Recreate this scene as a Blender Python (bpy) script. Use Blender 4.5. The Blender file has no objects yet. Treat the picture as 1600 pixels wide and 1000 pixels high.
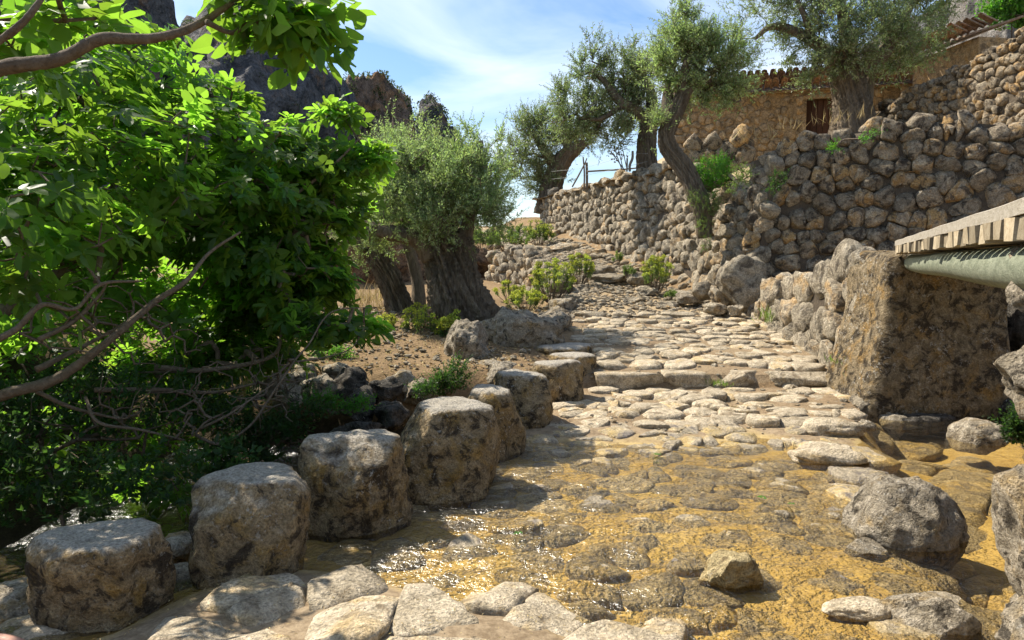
import bpy, bmesh, math
import numpy as np
from mathutils import Vector, Matrix

S = bpy.context.scene
COL = S.collection
R = math.radians
PITCH, FPX, YH = 4.603, 1155.0, 407.0

# ------------------------------------------------------------------ camera
cd = bpy.data.cameras.new('camera')
cam = bpy.data.objects.new('camera', cd)
COL.objects.link(cam)
cam.location = (0, 0, 1.5)
cam.rotation_euler = (R(90 - PITCH), 0, 0)
cd.sensor_width = 36.0
cd.lens = 36.0 * FPX / 1600.0
cd.clip_start = 0.05
cd.clip_end = 6000
S.camera = cam

# ------------------------------------------------------------------ sky and sun
SUN_EL, SUN_AZ = 51.0, -58.0            # azimuth measured clockwise from +Y (view direction)
w = bpy.data.worlds.new('World')
S.world = w
w.use_nodes = True
nt = w.node_tree
for n in list(nt.nodes):
    nt.nodes.remove(n)
out = nt.nodes.new('ShaderNodeOutputWorld')
bg = nt.nodes.new('ShaderNodeBackground')
sky = nt.nodes.new('ShaderNodeTexSky')
sky.sky_type = 'NISHITA'
sky.sun_disc = False
sky.sun_elevation = R(SUN_EL)
sky.sun_rotation = R(SUN_AZ)
sky.air_density = 1.0
sky.dust_density = 0.6
sky.ozone_density = 2.0
bg.inputs['Strength'].default_value = 0.092
tc = nt.nodes.new('ShaderNodeTexCoord')
mp = nt.nodes.new('ShaderNodeMapping')
mp.inputs['Scale'].default_value = (1.0, 1.3, 3.2)
mp.inputs['Rotation'].default_value = (0.25, 0.35, 0.4)
nz = nt.nodes.new('ShaderNodeTexNoise')
nz.inputs['Scale'].default_value = 2.1
nz.inputs['Detail'].default_value = 7
nz.inputs['Roughness'].default_value = 0.55
nz.inputs['Distortion'].default_value = 0.5
rp = nt.nodes.new('ShaderNodeValToRGB')
rp.color_ramp.elements[0].position = 0.44
rp.color_ramp.elements[0].color = (0, 0, 0, 1)
rp.color_ramp.elements[1].position = 0.74
rp.color_ramp.elements[1].color = (0.85, 0.85, 0.85, 1)
mx = nt.nodes.new('ShaderNodeMix')
mx.data_type = 'RGBA'
mx.inputs[7].default_value = (8.6, 9.1, 9.6, 1)
nt.links.new(tc.outputs['Generated'], mp.inputs['Vector'])
nt.links.new(mp.outputs[0], nz.inputs['Vector'])
nt.links.new(nz.outputs['Fac'], rp.inputs['Fac'])
nt.links.new(rp.outputs['Color'], mx.inputs[0])
hsv = nt.nodes.new('ShaderNodeHueSaturation')
hsv.inputs['Saturation'].default_value = 1.15
hsv.inputs['Value'].default_value = 1.1
nt.links.new(sky.outputs[0], hsv.inputs['Color'])
nt.links.new(hsv.outputs[0], mx.inputs[6])
nt.links.new(mx.outputs[2], bg.inputs['Color'])
nt.links.new(bg.outputs[0], out.inputs['Surface'])

sd = bpy.data.lights.new('sun', 'SUN')
sun = bpy.data.objects.new('sun', sd)
COL.objects.link(sun)
sd.energy = 5.0
sd.angle = R(0.53)
sd.color = (1.0, 0.925, 0.80)
SUNV = Vector((math.sin(R(SUN_AZ)) * math.cos(R(SUN_EL)), math.cos(R(SUN_AZ)) * math.cos(R(SUN_EL)), math.sin(R(SUN_EL))))
sun.rotation_euler = SUNV.to_track_quat('Z', 'Y').to_euler()

S.view_settings.view_transform = 'Standard'
S.view_settings.look = 'None'
S.view_settings.exposure = 0.88
S.view_settings.gamma = 1.0
S.cycles.max_bounces = 8
S.cycles.diffuse_bounces = 4
S.cycles.transmission_bounces = 5
S.cycles.transparent_max_bounces = 8
S.cycles.caustics_reflective = False
S.cycles.caustics_refractive = False
S.cycles.use_denoising = True

# ------------------------------------------------------------------ helpers
CP, SP = math.cos(R(PITCH)), math.sin(R(PITCH))

def at(px, py, Y):
    """World point seen at photograph pixel (px, py) at depth Y."""
    xr, yv = (px - 800) / FPX, (500 - py) / FPX
    d = np.array([xr, CP + yv * SP, -SP + yv * CP])
    return d * (Y / d[1]) + np.array([0, 0, 1.5])

def rng(seed):
    return np.random.default_rng(seed)

_perm = rng(7).permutation(256)
_perm = np.concatenate([_perm, _perm, _perm])
_g = rng(8).normal(size=(256, 3))
_g /= np.linalg.norm(_g, axis=1)[:, None]

def noise(p):
    p = np.asarray(p, float)
    i = np.floor(p).astype(int)
    f = p - i
    i &= 255
    u = f * f * f * (f * (f * 6 - 15) + 10)
    res = 0
    for dx in (0, 1):
        wx = u[:, 0] if dx else 1 - u[:, 0]
        for dy in (0, 1):
            wy = u[:, 1] if dy else 1 - u[:, 1]
            for dz in (0, 1):
                wz = u[:, 2] if dz else 1 - u[:, 2]
                h = _perm[_perm[_perm[i[:, 0] + dx & 255] + (i[:, 1] + dy & 255)] + (i[:, 2] + dz & 255)]
                g = _g[h]
                res = res + wx * wy * wz * (g[:, 0] * (f[:, 0] - dx) + g[:, 1] * (f[:, 1] - dy) + g[:, 2] * (f[:, 2] - dz))
    return res * 1.5

def fbm(p, o=4, lac=2.1, gain=0.5):
    a, s, t = 1.0, 0, np.asarray(p, float)
    for _ in range(o):
        s = s + a * noise(t)
        t = t * lac + 17.3
        a *= gain
    return s

def ridged(p, o=4):
    a, s, t = 1.0, 0, np.asarray(p, float)
    for _ in range(o):
        s = s + a * (1 - 2 * np.abs(noise(t)))
        t = t * 2.1 + 9.7
        a *= 0.5
    return s * 0.5

def sstep(a, b, x):
    t = np.clip((x - a) / (b - a), 0, 1)
    return t * t * (3 - 2 * t)

def mesh(name, verts, faces, smooth=True, tint=None):
    """verts (N,3); faces: array (M,k) or list of such arrays."""
    if isinstance(faces, np.ndarray):
        faces = [faces]
    faces = [np.asarray(f) for f in faces if len(f)]
    me = bpy.data.meshes.new(name)
    verts = np.asarray(verts, np.float32)
    me.vertices.add(len(verts))
    me.vertices.foreach_set('co', verts.ravel())
    nl = sum(f.size for f in faces)
    npoly = sum(len(f) for f in faces)
    me.loops.add(nl)
    me.loops.foreach_set('vertex_index', np.concatenate([f.ravel() for f in faces]).astype(np.int32))
    me.polygons.add(npoly)
    starts, o = [], 0
    for f in faces:
        k = f.shape[1]
        starts.append(o + np.arange(len(f)) * k)
        o += f.size
    me.polygons.foreach_set('loop_start', np.concatenate(starts).astype(np.int32))
    if tint is not None:
        a = me.attributes.new('tint', 'FLOAT', 'POINT')
        t = np.broadcast_to(np.asarray(tint, np.float32), (len(verts),))
        a.data.foreach_set('value', np.ascontiguousarray(t))
    me.update(calc_edges=True)
    me.polygons.foreach_set('use_smooth', np.full(npoly, bool(smooth)))
    return me

def put(name, me, mat, parent=None, loc=(0, 0, 0), kind=None):
    o = bpy.data.objects.new(name, me)
    COL.objects.link(o)
    if mat is not None and me is not None and not me.materials:
        me.materials.append(mat)
    o.location = Vector([float(c) for c in loc])
    if parent is not None:
        o.parent = parent
    if kind:
        o['kind'] = kind
    return o

def part(name, verts, faces, mat, parent, smooth=True, tint=None, kind=None):
    """World-space verts made a child of a thing; its origin goes to the verts' middle."""
    verts = np.asarray(verts, float)
    c = (verts.min(0) + verts.max(0)) / 2
    me = mesh(name, verts - c, faces, smooth, tint)
    pl = np.zeros(3)
    p = parent
    while p is not None:
        pl = pl + np.array(p.location)
        p = p.parent
    return put(name, me, mat, parent, c - pl, kind)

def thing(name, label, cat, loc, group=None):
    o = bpy.data.objects.new(name, None)
    COL.objects.link(o)
    o.empty_display_size = 0.1
    o.location = Vector([float(c) for c in loc])
    return tag(o, label, cat, group)

def tag(o, label, cat, group=None):
    o['label'] = label
    o['category'] = cat
    if group:
        o['group'] = group
    return o

def solo(name, verts, faces, mat, label, cat, group=None, smooth=True, tint=None, base=None):
    """A thing that is one mesh; origin at its base."""
    verts = np.asarray(verts, float)
    c = (verts.min(0) + verts.max(0)) / 2
    c[2] = verts[:, 2].min()
    o = put(name, mesh(name, verts - c, faces, smooth, tint), mat, None, c)
    return tag(o, label, cat, group)

def gridfaces(nu, nv, wrap=False):
    """Quads of a grid with index i*nv+j; wrap closes j."""
    i = np.arange(nu - 1)
    j = np.arange(nv if wrap else nv - 1)
    I, J = np.meshgrid(i, j, indexing='ij')
    J2 = (J + 1) % nv
    return np.stack([I * nv + J, (I + 1) * nv + J, (I + 1) * nv + J2, I * nv + J2], -1).reshape(-1, 4)

_ico = {}
def ico(l):
    if l not in _ico:
        bm = bmesh.new()
        bmesh.ops.create_icosphere(bm, subdivisions=l, radius=1)
        bm.verts.ensure_lookup_table()
        v = np.array([x.co[:] for x in bm.verts])
        f = np.array([[q.index for q in x.verts] for x in bm.faces])
        bm.free()
        _ico[l] = (v, f)
    v, f = _ico[l]
    return v.copy(), f

def chisel(v, r, k, lo=0.62, hi=0.9, hard=0.9):
    for _ in range(k):
        n = r.normal(size=3)
        n /= np.linalg.norm(n)
        d = r.uniform(lo, hi)
        e = np.maximum(0, v @ n - d)
        v = v - np.outer(e * hard, n)
    return v

def rock(seed, size, level=4, power=2.6, facets=9, rough=0.10, fine=0.03):
    r = rng(seed)
    v, f = ico(level)
    m = (np.abs(v) ** power).sum(1) ** (1 / power)
    v = v / m[:, None]
    v = chisel(v, r, facets)
    o = r.uniform(0, 90, 3)
    n = v / np.linalg.norm(v, axis=1)[:, None]
    v = v + n * (fbm(v * 1.5 + o, 4) * rough * 1.6 + ridged(v * 3.1 + o, 4) * rough * 0.5 + fbm(v * 9 + o, 3) * fine)[:, None]
    sc = (v.max(0) - v.min(0)) / 2
    v = (v - (v.max(0) + v.min(0)) / 2) / sc
    return v * np.asarray(size), f

def rotz(v, a):
    c, s = math.cos(a), math.sin(a)
    return np.stack([v[:, 0] * c - v[:, 1] * s, v[:, 0] * s + v[:, 1] * c, v[:, 2]], 1)

def spline(pts, n):
    """Catmull-Rom through the points, n samples per span; works for any number of columns."""
    P = np.asarray(pts, float)
    P = np.vstack([2 * P[0] - P[1], P, 2 * P[-1] - P[-2]])
    res = []
    for i in range(1, len(P) - 2):
        t = np.linspace(0, 1, n, endpoint=False)[:, None]
        a, b, c, d = P[i - 1], P[i], P[i + 1], P[i + 2]
        res.append(0.5 * (2 * b + (c - a) * t + (2 * a - 5 * b + 4 * c - d) * t * t + (3 * b - a - 3 * c + d) * t ** 3))
    res.append(P[-2][None])
    return np.vstack(res)

def tube(pts, rad, sides=9, n=5, bump=0.0, seed=0, flute=0.0, nf=5, twist=0.0):
    """Tube along a spline through pts with radii rad. Returns verts, faces."""
    q = spline(np.column_stack([pts, rad]), n)
    C, rr = q[:, :3], np.maximum(q[:, 3], 0.001)
    T = np.gradient(C, axis=0)
    T /= np.linalg.norm(T, axis=1)[:, None] + 1e-9
    ref = np.array([0.31, 0.87, 0.38]) if abs(T[0] @ np.array([0.31, 0.87, 0.38])) < 0.9 else np.array([1.0, 0, 0])
    U = np.zeros_like(C)
    u = ref - T[0] * (ref @ T[0])
    for i in range(len(C)):
        u = u - T[i] * (u @ T[i])
        u = u / np.linalg.norm(u)
        U[i] = u
    V = np.cross(T, U)
    a = np.linspace(0, 2 * math.pi, sides, endpoint=False)
    ca, sa = np.cos(a), np.sin(a)
    rad2 = np.repeat(rr[:, None], sides, 1)
    if flute:
        s = np.linspace(0, 1, len(C))[:, None]
        aa = a[None] + twist * s
        smp = np.stack([np.cos(aa) * nf * 0.4 + seed, np.sin(aa) * nf * 0.4 + 0 * s, s * 1.6 + 0 * aa], -1).reshape(-1, 3)
        fl = ridged(smp, 3).reshape(rad2.shape)
        rad2 = rad2 * (1 + flute * (fl - 0.35))
    v = C[:, None] + rad2[..., None] * (U[:, None] * ca[None, :, None] + V[:, None] * sa[None, :, None])
    v = v.reshape(-1, 3)
    if bump:
        d = v - np.repeat(C, sides, 0)
        v = v + d * (fbm(v / (rr.mean() * 1.5) + seed * 3.1, 3) * bump)[:, None]
    f = gridfaces(len(C), sides, True)
    e0, e1 = len(v), len(v) + 1
    v = np.vstack([v, C[:1], C[-1:]])
    j = np.arange(sides)
    j2 = (j + 1) % sides
    b = (len(C) - 1) * sides
    caps = np.vstack([np.stack([np.full(sides, e0), j, j2], 1), np.stack([np.full(sides, e1), b + j2, b + j], 1)])
    return v, [f, caps]

class Acc:
    """Collects several meshes into one."""
    def __init__(self):
        self.v, self.f, self.t, self.n = [], {}, [], 0
    def add(self, v, f, tint=0.0):
        if isinstance(f, np.ndarray):
            f = [f]
        for q in f:
            self.f.setdefault(q.shape[1], []).append(q + self.n)
        self.v.append(np.asarray(v, float))
        self.t.append(np.broadcast_to(np.asarray(tint, float), (len(v),)))
        self.n += len(v)
    def done(self):
        return np.vstack(self.v), [np.vstack(x) for x in self.f.values()], np.concatenate(self.t)

def prisms(p0, p1, r0, r1, k=5):
    """Many thin tapered sticks at once."""
    p0, p1 = np.asarray(p0, float), np.asarray(p1, float)
    t = p1 - p0
    t = t / (np.linalg.norm(t, axis=1)[:, None] + 1e-9)
    ref = np.where(np.abs(t[:, 2:3]) < 0.9, np.array([[0, 0, 1.0]]), np.array([[1.0, 0, 0]]))
    u = np.cross(t, ref)
    u /= np.linalg.norm(u, axis=1)[:, None]
    vv = np.cross(t, u)
    a = np.linspace(0, 2 * math.pi, k, endpoint=False)
    ring = u[:, None] * np.cos(a)[None, :, None] + vv[:, None] * np.sin(a)[None, :, None]
    A = p0[:, None] + ring * np.asarray(r0)[:, None, None]
    B = p1[:, None] + ring * np.asarray(r1)[:, None, None]
    v = np.concatenate([A, B], 1).reshape(-1, 3)
    j = np.arange(k)
    j2 = (j + 1) % k
    base = np.stack([j, j2, k + j2, k + j], 1)
    f = (base[None] + (np.arange(len(p0)) * 2 * k)[:, None, None]).reshape(-1, 4)
    return v, f

def box(c, s, yaw=0, pitch=0, jit=0, seed=0):
    v = np.array([[x, y, z] for x in (-1, 1) for y in (-1, 1) for z in (-1, 1)], float) * np.asarray(s) / 2
    if jit:
        v = v + rng(seed).normal(0, jit, v.shape)
    v = np.array([Matrix.Rotation(yaw, 3, 'Z') @ (Matrix.Rotation(pitch, 3, 'X') @ Vector(q)) for q in v]) + np.asarray(c)
    f = np.array([[0, 1, 3, 2], [4, 6, 7, 5], [0, 4, 5, 1], [2, 3, 7, 6], [0, 2, 6, 4], [1, 5, 7, 3]])
    return v, f

# ------------------------------------------------------------------ stones fitted together
def row_seeds(x0, x1, y0, y1, size, r, jit=0.28, aspect=1.25):
    pts, y, sz = [], y0, size
    while y < y1:
        h = (sz(y) if callable(sz) else sz) * r.uniform(0.8, 1.15)
        x = x0 + r.uniform(-1, 0) * h
        while x < x1:
            wd = h * aspect * r.choice([0.55, 0.75, 0.9, 1.0, 1.15, 1.5])
            pts.append((x + wd / 2 + r.normal() * jit * h * 0.35, y + h / 2 + r.normal() * jit * h * 0.9))
            x += wd
        y += h
    return np.array(pts)

def cells(seeds, maxr):
    """Voronoi cell of each seed as half planes: list of (normals, distances)."""
    res = []
    for i, s in enumerate(seeds):
        d = seeds - s
        dist = np.hypot(d[:, 0], d[:, 1])
        j = np.argsort(dist)[1:17]
        n = d[j] / dist[j][:, None]
        h = dist[j] / 2
        a = np.linspace(0, 2 * math.pi, 8, endpoint=False)
        n = np.vstack([n, np.stack([np.cos(a), np.sin(a)], 1)])
        h = np.concatenate([h, np.full(8, maxr)])
        res.append((n, h))
    return res

def fitted(n, h, r, nt=18, rings=6, gap=0.012, H=0.1, D=0.12, p=7.0, e=0.55, rough=0.1, facets=4, flat=0.0, off=0.0, hr=0.45):
    """A rounded stone filling one cell; local coordinates (u, v, out)."""
    a = np.linspace(0, 2 * math.pi, nt, endpoint=False) + r.uniform(0, 1)
    dr = np.stack([np.cos(a), np.sin(a)], 1)
    q = np.maximum(dr @ n.T, 0) / np.maximum(h - gap, 0.01)
    rad = (q ** p).sum(1) ** (-1 / p)
    R0 = rad.mean()
    ph = np.linspace(0, math.pi / 2, rings + 1)[1:]
    s = np.sin(ph) ** (e if not flat else e * 0.8)
    z = np.cos(ph) ** e
    v = [np.array([[0, 0, 1.0]])]
    for k in range(rings):
        v.append(np.column_stack([dr * (rad / R0)[:, None] * s[k], np.full(nt, z[k])]))
    v.append(np.column_stack([dr * (rad / R0)[:, None] * 0.9, np.full(nt, -D / H)]))
    v = np.vstack(v)
    m = v[:, 2] >= -0.01
    for _ in range(facets):
        nn = np.array([r.normal(), r.normal(), r.uniform(0.2, 1.3)])
        nn /= np.linalg.norm(nn)
        ex = np.maximum(0, v @ nn - r.uniform(0.70, 0.95)) * m
        v = v - np.outer(ex * 0.85, nn)
    o = r.uniform(0, 90, 3)
    dd = fbm(v * np.array([1, 1, .7]) * 1.7 + o, 4) * rough * 1.5 + ridged(v * 3.3 + o, 2) * rough * 0.3
    v = v + v / (np.linalg.norm(v, axis=1)[:, None] + 1e-6) * (dd * m)[:, None] * np.array([hr, hr, 1.0])
    v = v * np.array([R0 * 1.06, R0 * 1.06, H])
    f = []
    j = np.arange(nt)
    j2 = (j + 1) % nt
    tri = np.stack([np.zeros(nt, int), 1 + j, 1 + j2], 1)
    for k in range(rings):
        b = 1 + k * nt
        f.append(np.stack([b + j, b + nt + j, b + nt + j2, b + j2], 1))
    return v, [tri, np.vstack(f)], R0

def lay(name, stones, mat, parent, limit=300, rest='stones'):
    """stones: (verts world, faces, tint, size on the picture). The largest become parts, the rest one part."""
    stones.sort(key=lambda s: -s[3])
    for v, f, t, _ in stones[:limit]:
        part(name, v, f, mat, parent, True, t)
    if len(stones) > limit:
        A = Acc()
        for v, f, t, _ in stones[limit:]:
            A.add(v, f, t)
        v, f, t = A.done()
        part(rest, v, f, mat, parent, True, t, 'stuff')

def stone_wall(parent, A, B, zb, zt, size, seed, mat, core_mat, batter=0.12, H=0.10, gap=0.014, thick=0.4, name='stone', rough=0.12, aspect=1.25, p=7.0, limit=300, zlow=-0.3):
    """Dry-stone wall whose outer face runs from A to B (outside on the right hand of A->B when seen from above)."""
    r = rng(seed)
    A, B = np.array(A, float), np.array(B, float)
    L = np.linalg.norm(B - A)
    t = (B - A) / L
    nrm = np.array([t[1], -t[0]])
    lo = min(zb(s) for s in np.linspace(0, L, 12)) + zlow
    hi = max(zt(s) for s in np.linspace(0, L, 12))
    sd = row_seeds(-0.4, L + 0.4, lo, hi + 0.6, size, r, aspect=aspect)
    # rows that follow the base and the top
    smax = size(lo) if callable(size) else size
    cl = cells(sd, smax * 0.95)
    res = []
    for (u, z), (n, h) in zip(sd, cl):
        if u < -0.05 or u > L + 0.05 or z < zb(u) + zlow or z > zt(u) + r.normal() * 0.02 - 0.06:
            continue
        mid = A + t * u
        Yd = max(mid[1], 1.5)
        px = smax / Yd * FPX
        nt, rg = (18, 5) if px > 22 else (12, 3)
        v, f, R0 = fitted(n, h, r, nt, rg, gap * 0.4, H * r.uniform(0.75, 1.35), 0.14, p=p * 1.6, e=0.33, rough=rough * 1.6, facets=7)
        v[:, :2] *= 1.09
        bt = -batter * (z - lo)
        wv = np.empty_like(v)
        outd = v[:, 2] + bt
        wv[:, 0] = A[0] + t[0] * (u + v[:, 0]) + nrm[0] * outd
        wv[:, 1] = A[1] + t[1] * (u + v[:, 0]) + nrm[1] * outd
        wv[:, 2] = z + v[:, 1]
        if u + R0 > 0 and u - R0 < L:
            res.append((wv, f, r.uniform(), R0 / Yd))
    lay(name, res, mat, parent, limit)
    # rubble core
    us = np.linspace(0, L, max(6, int(L * 2)))
    rows = []
    for u in us:
        m = A + t * u
        z0, z1 = zb(u) - 0.6, zt(u) - 0.16
        f0, f1 = 0.02 - batter * (z0 - lo), -0.005 - batter * (z1 - lo)
        rows.append([[*(m + nrm * f0), z0], [*(m + nrm * f1), z1], [*(m - nrm * (thick - f1 * 0)), z1], [*(m - nrm * thick), z0]])
    v = np.array(rows).reshape(-1, 3)
    ends = np.array([[3, 2, 1, 0], (np.array([0, 1, 2, 3]) + (len(us) - 1) * 4).tolist()])
    part('rubble_core', v, [np.vstack([gridfaces(len(us), 4, True), ends])], core_mat, parent, False)
    return A, t, nrm, L

# ------------------------------------------------------------------ materials
def newmat(name):
    m = bpy.data.materials.new(name)
    m.use_nodes = True
    t = m.node_tree
    for n in list(t.nodes):
        t.nodes.remove(n)
    return m, t

def nd(t, typ, **kw):
    n = t.nodes.new(typ)
    for k, v in kw.items():
        if k.startswith('_'):
            setattr(n, k[1:], v)
        else:
            k = k.replace('__', ' ')
            if isinstance(v, bpy.types.NodeSocket):
                t.links.new(v, n.inputs[k])
            else:
                n.inputs[k].default_value = v
    return n

def mixc(t, fac, a, b, mode='MIX'):
    n = t.nodes.new('ShaderNodeMix')
    n.data_type = 'RGBA'
    n.blend_type = mode
    for i, v in ((0, fac), (6, a), (7, b)):
        if isinstance(v, bpy.types.NodeSocket):
            t.links.new(v, n.inputs[i])
        else:
            n.inputs[i].default_value = v if i == 0 else (*v, 1) if len(v) == 3 else v
    return n.outputs[2]

def ramp(t, fac, a, b, ca=0.0, cb=1.0):
    n = nd(t, 'ShaderNodeMapRange', Value=fac)
    n.inputs['From Min'].default_value = a
    n.inputs['From Max'].default_value = b
    n.inputs['To Min'].default_value = ca
    n.inputs['To Max'].default_value = cb
    return n.outputs[0]

def mul(t, a, b):
    n = t.nodes.new('ShaderNodeMath')
    n.operation = 'MULTIPLY'
    for i, v in enumerate((a, b)):
        if isinstance(v, bpy.types.NodeSocket):
            t.links.new(v, n.inputs[i])
        else:
            n.inputs[i].default_value = v
    return n.outputs[0]

def tex(t, pos, scale, detail=4, rough=0.6, dist=0.0):
    return nd(t, 'ShaderNodeTexNoise', Vector=pos, Scale=scale, Detail=detail, Roughness=rough, Distortion=dist).outputs['Fac']

def position(t, sc=(1, 1, 1)):
    g = t.nodes.new('ShaderNodeNewGeometry')
    if sc == (1, 1, 1):
        return g.outputs['Position'], g
    m = nd(t, 'ShaderNodeMapping', Vector=g.outputs['Position'])
    m.inputs['Scale'].default_value = sc
    return m.outputs[0], g

def finish(t, col, rough=0.85, bump=None, bstr=0.5, bdist=0.02, spec=0.25, extra=None):
    p = nd(t, 'ShaderNodeBsdfPrincipled')
    t.links.new(col, p.inputs['Base Color'])
    if isinstance(rough, bpy.types.NodeSocket):
        t.links.new(rough, p.inputs['Roughness'])
    else:
        p.inputs['Roughness'].default_value = rough
    p.inputs['Specular IOR Level'].default_value = spec
    if bump is not None:
        b = nd(t, 'ShaderNodeBump', Height=bump, Strength=bstr, Distance=bdist)
        t.links.new(b.outputs[0], p.inputs['Normal'])
    o = t.nodes.new('ShaderNodeOutputMaterial')
    t.links.new(p.outputs[0], o.inputs['Surface'])
    return p

def rock_mat(name, c1, c2, dark, ochre, s=1.0, dark_amt=0.5, ochre_amt=0.5, lichen=0.4, top=None, top_amt=0.0, bump=0.6, bdist=0.02, var=0.5, lcol=(0.55, 0.52, 0.45), wet=False):
    m, t = newmat(name)
    pos, g = position(t)
    tint = nd(t, 'ShaderNodeAttribute', _attribute_name='tint').outputs['Fac']
    off = nd(t, 'ShaderNodeVectorMath', _operation='ADD')
    t.links.new(pos, off.inputs[0])
    cx = nd(t, 'ShaderNodeCombineXYZ')
    t.links.new(mul(t, tint, 31.0), cx.inputs[0])
    t.links.new(mul(t, tint, 17.0), cx.inputs[1])
    t.links.new(cx.outputs[0], off.inputs[1])
    pos = off.outputs[0]
    big = tex(t, pos, 2.2 * s, 5, 0.6, 0.4)
    med = tex(t, pos, 9 * s, 6, 0.65, 0.3)
    fine = tex(t, pos, 48 * s, 5, 0.7)
    col = mixc(t, ramp(t, med, 0.35, 0.65), c1, c2)
    if ochre_amt:
        n2 = nd(t, 'ShaderNodeMath', _operation='ADD')
        t.links.new(tex(t, pos, 3.1 * s, 5, 0.6, 1.0), n2.inputs[0])
        t.links.new(ramp(t, tint, 0, 1, -0.12 * var, 0.12 * var), n2.inputs[1])
        col = mixc(t, ramp(t, n2.outputs[0], 0.60 - 0.2 * ochre_amt, 0.72 - 0.12 * ochre_amt, 0, 0.85), col, ochre)
    if dark_amt:
        d = nd(t, 'ShaderNodeMath', _operation='ADD')
        t.links.new(tex(t, pos, 5.3 * s, 7, 0.72, 0.6), d.inputs[0])
        t.links.new(ramp(t, fine, 0, 1, -0.16, 0.16), d.inputs[1])
        col = mixc(t, ramp(t, d.outputs[0], 0.60 - 0.15 * dark_amt, 0.67 - 0.15 * dark_amt, 0, 0.92), col, dark)
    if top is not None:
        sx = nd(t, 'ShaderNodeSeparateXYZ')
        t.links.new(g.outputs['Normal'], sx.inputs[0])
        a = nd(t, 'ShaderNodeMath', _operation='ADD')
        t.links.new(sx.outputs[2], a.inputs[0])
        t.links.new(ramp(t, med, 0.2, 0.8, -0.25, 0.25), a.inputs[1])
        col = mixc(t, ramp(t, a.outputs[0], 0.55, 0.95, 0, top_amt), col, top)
    if lichen:
        l = tex(t, pos, 21 * s, 4, 0.7, 0.5)
        lm = mul(t, ramp(t, l, 0.66 - 0.1 * lichen, 0.70 - 0.08 * lichen), ramp(t, big, 0.42, 0.6))
        col = mixc(t, mul(t, lm, 0.7), col, lcol)
    v = ramp(t, tint, 0, 1, 1 - 0.35 * var, 1 + 0.25 * var)
    hs = nd(t, 'ShaderNodeHueSaturation', Color=col, Value=v)
    col = hs.outputs[0]
    v2 = mul(t, ramp(t, fine, 0.36, 0.64, 0.55, 1.38), ramp(t, med, 0.3, 0.7, 0.8, 1.2))
    hs = nd(t, 'ShaderNodeHueSaturation', Color=col, Value=v2)
    col = hs.outputs[0]
    vo = nd(t, 'ShaderNodeTexVoronoi', Vector=pos, Scale=34 * s)
    pit = ramp(t, vo.outputs['Distance'], 0.0, 0.35)
    h = nd(t, 'ShaderNodeMath', _operation='MULTIPLY_ADD')
    t.links.new(med, h.inputs[0])
    h.inputs[1].default_value = 2.6
    t.links.new(fine, h.inputs[2])
    h2 = nd(t, 'ShaderNodeMath', _operation='MULTIPLY_ADD')
    t.links.new(pit, h2.inputs[0])
    h2.inputs[1].default_value = 0.35
    t.links.new(h.outputs[0], h2.inputs[2])
    finish(t, col, 0.38 if wet else 0.9, h2.outputs[0], min(1, bump * 1.5), bdist * 1.5 / s, 0.5 if wet else 0.15)
    return m

def leaf_mat(name, front, back, trans, tfac=0.45, var=0.35, rough=0.45, spec=0.35, nscale=1.3):
    """Two-sided leaf: reflecting on both faces and letting light through."""
    m, t = newmat(name)
    pos, g = position(t)
    tint = nd(t, 'ShaderNodeAttribute', _attribute_name='tint').outputs['Fac']
    base = mixc(t, g.outputs['Backfacing'], front, back)
    nn = tex(t, pos, nscale, 2)
    vv = nd(t, 'ShaderNodeMath', _operation='ADD')
    t.links.new(ramp(t, tint, 0, 1, 1 - var, 1 + var), vv.inputs[0])
    t.links.new(ramp(t, nn, 0.3, 0.7, -0.2, 0.2), vv.inputs[1])
    hue = ramp(t, tint, 0, 1, 0.485, 0.515)
    c = nd(t, 'ShaderNodeHueSaturation', Color=base, Value=vv.outputs[0], Hue=hue).outputs[0]
    rgb = nd(t, 'ShaderNodeRGB')
    rgb.outputs[0].default_value = (*trans, 1)
    ct = nd(t, 'ShaderNodeHueSaturation', Color=rgb.outputs[0], Value=vv.outputs[0], Hue=hue).outputs[0]
    vein = nd(t, 'ShaderNodeAttribute', _attribute_name='vein').outputs['Fac']
    c = mixc(t, ramp(t, vein, 0.6, 1.0, 0, 0.45), c, (0.16, 0.22, 0.06))
    p = nd(t, 'ShaderNodeBsdfPrincipled', Roughness=rough)
    p.inputs['Specular IOR Level'].default_value = spec
    t.links.new(c, p.inputs['Base Color'])
    tr = nd(t, 'ShaderNodeBsdfTranslucent', Color=ct)
    mxs = nd(t, 'ShaderNodeMixShader', Fac=tfac)
    t.links.new(p.outputs[0], mxs.inputs[1])
    t.links.new(tr.outputs[0], mxs.inputs[2])
    o = t.nodes.new('ShaderNodeOutputMaterial')
    t.links.new(mxs.outputs[0], o.inputs['Surface'])
    return m

def bark_mat(name, c1, c2, dark, sz=(6, 6, 1.2), bump=0.8, bdist=0.02):
    m, t = newmat(name)
    pos, g = position(t, sz)
    a = tex(t, pos, 3.0, 6, 0.65, 0.8)
    b = tex(t, pos, 12.0, 5, 0.7, 0.3)
    col = mixc(t, ramp(t, a, 0.35, 0.65), c1, c2)
    col = mixc(t, ramp(t, b, 0.55, 0.72, 0, 0.8), col, dark)
    h = nd(t, 'ShaderNodeMath', _operation='MULTIPLY_ADD')
    t.links.new(a, h.inputs[0])
    h.inputs[1].default_value = 1.5
    t.links.new(b, h.inputs[2])
    finish(t, col, 0.9, h.outputs[0], bump, bdist, 0.15)
    return m

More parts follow.
